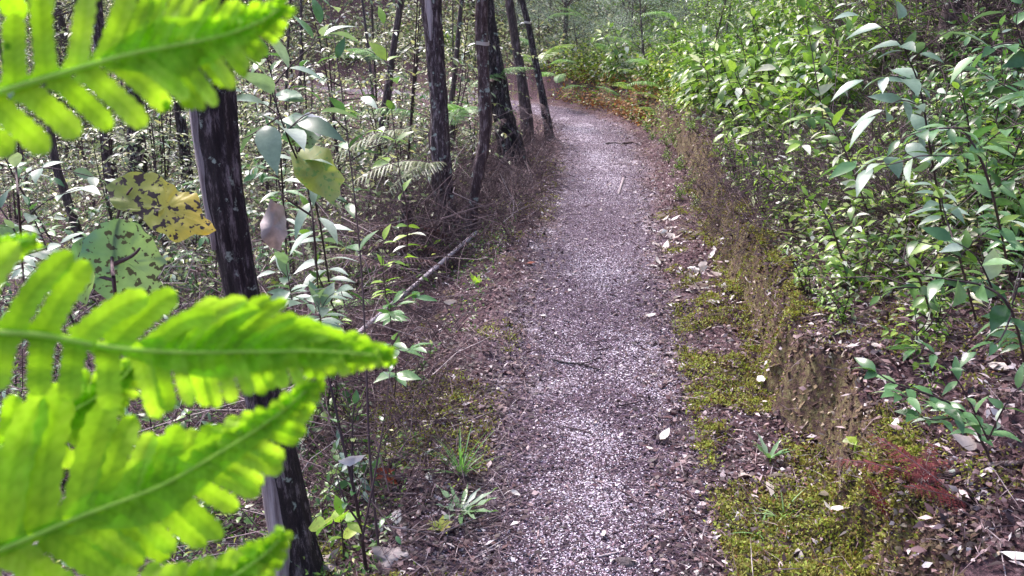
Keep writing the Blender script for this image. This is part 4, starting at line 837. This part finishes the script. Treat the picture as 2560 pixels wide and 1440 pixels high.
stick('thin grey stick lying across below the paired trunks, upper of two', [(962, 628, .08), (1050, 618, .06), (1120, 606, .05), (1150, 596, .05)], .009, 'wood')
stick('thin grey stick lying across below the paired trunks, lower of two', [(950, 640, .10), (1040, 628, .07), (1130, 625, .05), (1190, 622, .03)], .008, 'wood')
stick('slanting brown stick among the dead ferns left of the long pale pole', [(1005, 720, .12), (1050, 670, .1), (1090, 615, .1)], .006, 'bark_warm')
stick('dark forked twig lying on the middle of the path', [(1382, 908), (1410, 916), (1450, 920), (1500, 934)], .006, 'bark_char', dz=.02)
stick('thin dark side twig touching the forked twig on the path', [(1445, 920), (1470, 915), (1500, 902)], .004, 'bark_char', dz=.02)
stick('grey curved twig at the left edge of the path, upper of two', [(1000, 1165), (1050, 1155), (1090, 1135), (1150, 1118)], .008, 'bark', dz=.02)
stick('pale brown twig with a lumpy end at the left edge of the path', [(1160, 1190), (1185, 1215), (1220, 1222), (1262, 1235), (1290, 1235)], .008, 'bark_warm', dz=.012)
stick('thin pale upright twig lying along the far path', [(1558, 450), (1550, 475), (1545, 490)], .014, 'wood')
stick('dark stick poking from the mossy bank edge', [(1885, 752, .02), (1920, 742, .03), (1965, 724, .06)], .010, 'bark')
stick('small reddish stick on the path near the camera', [(1570, 1297), (1600, 1285), (1630, 1277)], .006, 'bark_warm')
stick('long dark fallen branch sloping down the right slope between the shrubs', [(2430, 460, .15), (2350, 500, .12), (2230, 560, .08), (2140, 605, .03)], .016, 'bark_char', name='fallen_branch', cat='branch')
stick('long thin twig lying level on the right bank', [(2130, 800), (2200, 806), (2280, 812)], .004, 'bark_warm')
stick('curved grey root on the bank at the right edge', [(2240, 1215), (2330, 1205), (2440, 1175), (2560, 1165)], .012, 'bark_warm', cat='root', name='root')
stick('slim branch lying across the right slope under the middle shrubs', [(2030, 520, .1), (2110, 440, .3), (2220, 420, .3)], .006, 'bark')
stick('dark twig cluster across the far path, left part', [(1515, 362), (1540, 360), (1565, 366)], .016, 'bark_char')
stick('dark red twig across the far path, right part', [(1560, 362), (1580, 359), (1596, 363)], .018, 'bark_warm')
random.seed(8)
for q in range(26):
    y = float(sampY(1, 2.0, 9, 1.6)[0]); x = float(cx(y)) + random.gauss(0, .32); an = random.random() * 3.14; l = random.uniform(.04, .16)
    mb = MB(); n_ = 5; t = np.linspace(0, 1, n_); px_ = x + math.cos(an) * l * t + .1 * l * np.sin(t * 3); py_ = y + math.sin(an) * l * t; o0 = np.array([x, y, float(H(x, y))])
    tube(mb, on(px_, py_, .014) - o0, np.linspace(.0032, .0018, n_), 5, random.random(), sub=2); o = mb.build('twig', 'twig'); o.location = tuple(o0)
    tag(o, 'short brown twig lying loose on the gravel path', 'twig', 'loose twigs on the path')
# stone
def stone(px, py, s, label):
    import bmesh
    bm = bmesh.new(); bmesh.ops.create_icosphere(bm, subdivisions=3, radius=1)
    for v in bm.verts:
        k = 1 + .35 * float(fbm(v.co.x * 1.3 + 5, v.co.y * 1.3 + v.co.z, 77)); v.co *= k; v.co.x *= s * 1.2; v.co.y *= s; v.co.z *= s * .7
    me = bpy.data.meshes.new('stone'); bm.to_mesh(me); bm.free(); me.shade_smooth(); me.materials.append(M['stone']); o = bpy.data.objects.new('stone', me); C.objects.link(o); o.location = tuple(G(px, py)); tag(o, label, 'stone')
M['stone'] = barkmat('stone_grey', (.06, .045, .05), (.14, .11, .12), (.3, .26, .28), .9, 1)
stone(1565, 1412, .03, 'dark rounded stone on the near end of the path')
stone(1572, 1352, .014, 'little brown stone just beyond the dark rounded one')
# fallen leaves: prototypes
dl = []
for k in range(5):
    mb = MB(); rngk = np.random.default_rng(k); Lk = .07
    leaves(mb, [[-Lk / 2, 0, .006]], [[1, 0, .1]], [.1, (k - 2) * .25, 1], Lk, Lk * (.38 + .06 * k), rngk.random(), 'fine', .5 - .25 * k, .35 * (-1) ** k, .03); me = mb.mesh('fallen_leaf', 'dry_leaf', True); dl.append(me)
def fallen(p, label, group=None, sc=1, m=None, k=None, rot=None):
    o = bpy.data.objects.new('fallen_leaf', dl[random.randrange(5) if k is None else k]); C.objects.link(o); o.location = tuple(float(v) for v in p)
    o.rotation_euler = (random.gauss(0, .3), random.gauss(0, .3), random.random() * 6.28) if rot is None else rot; o.scale = (sc,) * 3
    if m: o.material_slots[0].link = 'OBJECT'; o.material_slots[0].material = M[m]
    return tag(o, label, 'leaf', group)
random.seed(21)
for q in range(75):
    py = random.uniform(540, 770); px = 1700 + (py - 560) * .35 + random.gauss(0, 62)
    fallen(G(px, py) + [0, 0, .012], 'pale dry leaf in the drift at the foot of the right bank', 'pale leaves drifted at the foot of the right bank', random.uniform(.65, 1.3))
for q in range(150):
    x, y = side_pts(1, 1, .9, 3.4, 2.0, 7.5, 1.3); fallen(on(x, y, .015)[0], 'dry leaf caught in the litter on top of the right bank', 'dry leaves on top of the right bank', random.uniform(.5, 1.2))
for q in range(50):
    x, y = side_pts(1, -1, .45, 2.6, 2.0, 6.5, 1.4); fallen(on(x, y, .015)[0], 'dry leaf lying on the forest floor left of the path', 'dry leaves on the left forest floor', random.uniform(.4, 1.2))
for q in range(24):
    y = float(sampY(1, 2, 10, 1.4)[0]); x = float(cx(y)) + random.gauss(0, .25); fallen(on(x, y, .014), 'small pale dry leaf lying on the gravel path', 'small pale leaves on the path', random.uniform(.25, .6))
for px, py, s, lb in [(1905, 968, 1.2, 'pale curled leaf on the moss strip, right of two'), (1935, 935, 1.1, 'pale upright curled leaf on the moss strip by the bank face'), (1910, 1022, .7, 'small pale leaf on the moss strip below the curled one'), (1625, 793, .9, 'pale leaf on the path edge halfway along'), (1660, 1110, 1.1, 'pale flat leaf where gravel meets moss in the foreground'), (1285, 925, .8, 'pale leaf alone on the left half of the path'),
    (1860, 1210, 1.2, 'pale leaf left of the rosette weed leaves'), (1950, 1205, 1.3, 'pale leaf just under the rosette weed on the moss'), (1925, 1232, 1.2, 'pale leaf lowest of the group under the rosette weed'), (2100, 1305, 1.4, 'large pale oval leaf left of the dark red ferns'), (2075, 1285, 1.0, 'pale leaf above the large oval one'), (2055, 1265, 1.1, 'pinkish curled leaf over the large oval one'), (1838, 1305, 1.0, 'crumpled white leaf by the grass tuft'), (2315, 1240, 1.3, 'pale curled leaf amid the dark red dead ferns'),
    (1995, 1408, .8, 'small pale leaf at the bottom edge right of the path'), (1250, 1362, .7, 'pale leaf on the left path edge near the bottom'), (995, 1305, 1.0, 'white curled leaf beside the toothed rosette'), (1078, 1205, .8, 'cream leaf above the toothed rosette'), (2165, 800, .9, 'white leaf on the bank top'), (2125, 850, .7, 'small white leaf on the bank top below another'), (2410, 1130, 1.2, 'white leaf half buried at the right'), (2490, 930, 1.2, 'cream withered leaf caught on the lower right shrub'), (2545, 1400, 1.4, 'yellowish long leaf in the bottom right corner')]:
    fallen(G(px, py) + [0, 0, .02], lb, None, s)
fallen(G(948, 1210) + [0, 0, .03], 'rusty red leaf at the foot of the dark twiggy sapling', None, 1.3, 'rust_leaf', 1, (.5, .2, .5))
fallen(G(975, 1215) + [0, 0, .02], 'rusty orange leaf right beside the rusty red one', None, 1.0, 'rust_leaf', 3, (.3, -.2, 2.5))
fallen(G(1325, 665) + [0, 0, .02], 'rusty leaf on the left edge of the path further along', None, 1.0, 'rust_leaf', 2)
for px, py, d, s, m, lb in [(880, 1150, 2.2, 1.1, 'white_leaf', 'translucent white skeleton leaf hanging on the dark twiggy sapling'), (1125, 755, 3.9, 1.0, 'dry_leaf', 'pale withered leaf standing by the long pale pole')]:
    fallen(P(px, py, d), lb, None, s, m, 0, (1.2, .2, .4))
def bigdry(px, py, label, outline, d, **k):
    o = blade(None, np.zeros(3), outline, d, 'dry_big', **k); o.name = 'fallen_leaf'; c = np.array(o.bound_box).mean(0)
    o.data.transform(__import__('mathutils').Matrix.Translation(-Vector(c))); o.location = tuple(c); return tag(o, label, 'leaf')
g = G(980, 1400); gd = float(np.dot(g - CAM, FW))
bigdry(0, 0, 'large crumpled grey brown leaf at the bottom left of the path', [(935, 1365), (975, 1372), (1010, 1368), (1035, 1395), (1022, 1425), (985, 1428), (950, 1440), (920, 1420), (930, 1395)], gd - .03, dd=(.02, -.05), cup=.03, seed=31)
bigdry(0, 0, 'large crumpled leaf behind the lowest fern tip, left of the grey brown one', [(790, 1400), (820, 1385), (850, 1372), (840, 1400), (830, 1430), (800, 1432), (788, 1420)], gd - .03, dd=(.02, -.05), cup=.03, seed=33)
# rosettes + grass tufts
def rosette(px, py, n, L, W, m, label, cat='weed', el=.3, a0=.7, droop=.15, kind='fine', wav=.03, name='rosette_weed'):
    p = G(px, py); root = empty(name, p + [0, 0, .01]); lf = MB(); an = np.arange(n) * 2.4 + rng.normal(size=n) * .2; e = el + rng.random(n) * .35
    d = np.stack([np.cos(an) * np.cos(e), np.sin(an) * np.cos(e), np.sin(e)], -1); leaves(lf, np.zeros((n, 3)), d, [0, 0, 1], L * (.7 + .4 * rng.random(n)), W, np.clip(a0 + rng.normal(size=n) * .15, 0, 1), kind, .25, droop, wav)
    lf.build('leaves', m, root); st = MB(); tube(st, [[0, 0, -.03], [0, 0, 0], [0, 0, .012]], [.006, .007, .003], 6); st.build('crown', 'fern_rib', root); return tag(root, label, cat)
rosette(1152, 1290, 13, .14, .017, 'leaf_cool', 'rosette weed with toothed pale leaves on the left edge of the path', wav=.05, el=.32, a0=.85)
rosette(1922, 1155, 8, .10, .017, 'leaf_cool', 'rosette weed with plain green leaves on the moss strip', el=.7, a0=.6)
rosette(2140, 1120, 5, .06, .045, 'leaf_bright', 'small round leaved weed on the face of the right bank')
rosette(1190, 720, 6, .09, .03, 'lime_leaf', 'small upright weed with yellow green leaves on the left path edge', el=.9)
rosette(1100, 1330, 12, .05, .018, 'moss', 'yellow green weed just below the toothed rosette')
def tuft(px, py, n, L, m, label, el=.9, a0=.6):
    p = G(px, py); root = empty('grass_tuft', p); lf = MB(); an = rng.random(n) * 6.28; e = np.clip(el + rng.normal(size=n) * .3, .2, 1.5)
    d = np.stack([np.cos(an) * np.cos(e), np.sin(an) * np.cos(e), np.sin(e)], -1); leaves(lf, rng.normal(size=(n, 3)) * [.006, .006, 0], d, [0, 0, 1], L * (.6 + .6 * rng.random(n)), .005, np.clip(a0 + rng.normal(size=n) * .2, 0, 1), 'fine', .3, .4); lf.build('blades', m, root); return tag(root, label, 'grass tuft')
tuft(1155, 1190, 34, .17, 'fern_green', 'grass tuft standing at the left edge of the path', 1.2, .2)
tuft(1960, 1300, 40, .10, 'fern_green', 'spreading pale grass tuft on the moss strip near the camera', .7, .8)
tuft(1900, 1340, 18, .09, 'fern_green', 'thin grass tuft left of the spreading pale one', .6, .6)
tuft(885, 1060, 24, .16, 'leaf_bright', 'bright grass blades behind the dark twiggy sapling', 1.2, .6)
# ------------------------------------------------------------------ foreground fern, hanging close to the lens on the left
def pinna(root, o0, axis_px, d0, lower, upper, wpx, tipw=.35, curl_u=.25, curl_l=.15, seed=0, dtilt=0.0, fuse=.45, gap=1.25):
    """axis_px: px polyline base>tip. lower/upper: list of (s, length px, forward angle deg) control values, interpolated along s."""
    random.seed(seed); rg = np.random.default_rng(seed)
    A = np.array(axis_px, float); t = np.arange(len(A)); tt = np.linspace(0, len(A) - 1, 240)
    ax = np.stack([catmull(t, A[:, k], tt) for k in range(2)], 1); seg = np.concatenate([[0], np.cumsum(np.linalg.norm(np.diff(ax, axis=0), axis=1))]); L = seg[-1]
    def at(s): return np.array([np.interp(s * L, seg, ax[:, k]) for k in range(2)])
    def depth(s): return d0 + dtilt * (s - .5) + .012 * math.sin(3 * s + seed)
    mb = MB()
    for sgn, ctl, curl in ((1, lower, curl_l), (-1, upper, curl_u)):
        C0 = np.array(ctl, float); s = C0[0, 0]; q = 0
        while s < .985:
            ln = np.interp(s, C0[:, 0], C0[:, 1]) * rg.uniform(.9, 1.08); an = np.interp(s, C0[:, 0], C0[:, 2]) + rg.normal() * 4
            w = np.interp(s, [0, fuse, fuse + .1, .75, 1], [wpx, wpx * .9, wpx * .62, wpx * .5, wpx * .3]) * rg.uniform(.92, 1.1)
            p = at(s); T = at(min(1, s + .01)) - at(max(0, s - .01)); T /= np.linalg.norm(T); Nn = np.array([-T[1], T[0]]) * sgn
            NU, NV = 27, 9; u = np.linspace(0, 1, NU); cr = curl * rg.uniform(.4, 1.5)
            ang = R(an) - cr * u ** 1.5 * 1.3; dirs = np.cos(ang)[:, None] * T + np.sin(ang)[:, None] * Nn
            cen = p + np.concatenate([[[0, 0]], np.cumsum((dirs[1:] + dirs[:-1]) / 2 * ln / (NU - 1), axis=0)])
            prp = np.stack([-dirs[:, 1], dirs[:, 0]], 1)
            hw = w / 2 * np.where(u < .75, 1.0 + .28 * np.maximum(0, .16 - u) / .16, np.sqrt(np.clip(1 - ((u - .75) / .25) ** 2, 0, 1)))
            hw = hw * (1 + .09 * np.sin(u * 44 + q) * (u > .15)) * (1 - .1 * np.sin(u * 3.1)); hw[-1] = .4
            v = np.linspace(-1, 1, NV); px = cen[:, None] + prp[:, None] * (v[None, :, None] * hw[:, None, None])
            bend = rg.normal() * .005 + .002; dz = depth(s) + .0010 * (q % 2) + .0013 * (1 - np.abs(v))[None] + bend * (u ** 2)[:, None] + .0012 * np.sin(u * 9 + q)[:, None]
            r = FW[None, None] + ((px[..., 0] - 1280) / F)[..., None] * RT + ((720 - px[..., 1]) / F)[..., None] * UP
            W3 = CAM + r * dz[..., None]; i = (np.arange(NU - 1) * NV)[:, None] + np.arange(NV - 1)[None]
            base = rg.uniform(.35, .75); av = np.clip(base + .22 * (u[:, None] - .4) - .16 * np.exp(-(v[None] / .12) ** 2) - .16 * (np.sin(u[:, None] * 52 - np.abs(v)[None] * 5) > .55), 0, 1)
            mb.add(W3.reshape(-1, 3) - o0, np.stack([i, i + 1, i + NV + 1, i + NV], -1).reshape(-1, 4), av.ravel())
            s += w * (gap if s < fuse else .84) / L; q += 1
    # web of blade along the midrib
    ss_ = np.linspace(.0, .99, 60); cen = np.array([at(k) for k in ss_]); T = np.gradient(cen, axis=0); T /= np.linalg.norm(T, axis=1)[:, None]; Np = np.stack([-T[:, 1], T[:, 0]], 1)
    lmin = np.minimum(np.interp(ss_, np.array(lower)[:, 0], np.array(lower)[:, 1]), np.interp(ss_, np.array(upper)[:, 0], np.array(upper)[:, 1]))
    hw = np.where(ss_ < fuse, wpx * .16, wpx * .16 + (lmin * .5 - wpx * .16) * np.clip((ss_ - fuse) / .2, 0, 1)); v = np.linspace(-1, 1, 7); px = cen[:, None] + Np[:, None] * (v[None, :, None] * hw[:, None, None])
    r = FW + ((px[..., 0] - 1280) / F)[..., None] * RT + ((720 - px[..., 1]) / F)[..., None] * UP; dz = np.array([depth(k) for k in ss_])[:, None] + .0035 * (1 - np.abs(v))[None] + .001
    i = (np.arange(59) * 7)[:, None] + np.arange(6)[None]; mb.add((CAM + r * dz[..., None]).reshape(-1, 3) - o0, np.stack([i, i + 1, i + 8, i + 7], -1).reshape(-1, 4), .5)
    o = mb.build('pinna', 'fern_fg', root, True)
    st = MB(); a3 = np.array([P(*at(s), depth(s) - .0012) for s in np.linspace(0, .97, 30)]) - o0; tube(st, a3, np.linspace(.0013, .0004, 30), 7, .6); st.build('midrib', 'fern_rib', o, True); return o
D0 = .34; o0 = P(-330, 1500, D0); root = empty('fern', o0)
st = MB(); tube(st, [P(-330, 1800, .36) - o0, P(-280, 1500, .35) - o0, P(-200, 1100, .345) - o0, P(-190, 835, .34) - o0, P(-170, 500, .34) - o0, P(-150, 275, .34) - o0, P(-150, 0, .34) - o0, P(-150, -200, .34) - o0], np.linspace(.0035, .0018, 8), 8, .4, sub=4); st.build('rachis', 'fern_rib', root, True)
tag(root, 'bright yellow green fern with toothed leaflets hanging close up at the left', 'fern')
pinna(root, o0, [(-150, 275), (0, 230), (150, 185), (330, 135), (520, 98), (640, 60), (722, 5)], .335, [(.03, 215, 62), (.15, 215, 58), (.3, 190, 58), (.42, 210, 55), (.55, 190, 62), (.66, 175, 65), (.8, 110, 60), (.92, 60, 60), (1, 26, 45)],
      [(.03, 190, 95), (.2, 200, 78), (.4, 190, 62), (.6, 170, 52), (.8, 95, 48), (1, 25, 40)], 70, seed=3, curl_l=-.05, curl_u=.05)
pinna(root, o0, [(-190, 835), (0, 832), (120, 840), (260, 866), (420, 880), (600, 880), (800, 878), (990, 893)], .33, [(.03, 150, 100), (.2, 150, 95), (.33, 150, 85), (.45, 175, 78), (.6, 140, 78), (.72, 100, 75), (.85, 70, 68), (1, 24, 45)],
      [(.03, 260, 75), (.2, 250, 68), (.35, 230, 62), (.5, 215, 55), (.65, 195, 46), (.8, 120, 40), (1, 24, 35)], 74, seed=5, curl_l=.1, curl_u=.5, fuse=.42, gap=1.2)
pinna(root, o0, [(-220, 1450), (0, 1375), (200, 1292), (400, 1215), (560, 1125), (690, 1040), (790, 955)], .345, [(.03, 260, 70), (.3, 240, 62), (.5, 200, 65), (.6, 190, 62), (.75, 150, 58), (.9, 75, 55), (1, 30, 40)],
      [(.03, 420, 75), (.2, 430, 72), (.35, 330, 66), (.5, 190, 58), (.7, 95, 48), (.85, 55, 42), (1, 26, 35)], 104, seed=7, curl_l=.1, curl_u=.25, fuse=.36, gap=1.02)
pinna(root, o0, [(-100, 1760), (200, 1640), (450, 1520), (600, 1430), (680, 1370), (712, 1325)], .35, [(.03, 200, 65), (.5, 170, 62), (.8, 90, 55), (1, 26, 45)], [(.03, 260, 70), (.45, 200, 60), (.75, 90, 50), (1, 24, 40)], 84, seed=9, gap=1)
pinna(root, o0, [(-240, 690), (-150, 655), (-60, 628), (40, 605), (95, 598)], .325, [(.03, 120, 65), (.5, 90, 60), (1, 30, 45)], [(.03, 60, 60), (.6, 40, 50), (1, 18, 40)], 60, seed=12)
pinna(root, o0, [(-150, -60), (60, -120), (300, -150), (520, -190)], .325, [(.03, 170, 80), (.4, 170, 62), (.7, 120, 60), (1, 24, 45)], [(.03, 170, 80), (.5, 140, 55), (1, 24, 40)], 72, seed=14)
pinna(root, o0, [(-200, 1200), (0, 1120), (160, 1040), (290, 960), (350, 890)], .375, [(.03, 190, 70), (.5, 130, 62), (.8, 80, 55), (1, 26, 45)], [(.03, 170, 70), (.45, 130, 60), (.75, 80, 50), (1, 24, 40)], 66, seed=17, gap=1.1)
# ------------------------------------------------------------------ drop the far-below prototypes (their copies remain)
for p in PR:
    for ch in CH_[p.name]: bpy.data.objects.remove(ch)
    bpy.data.objects.remove(p)
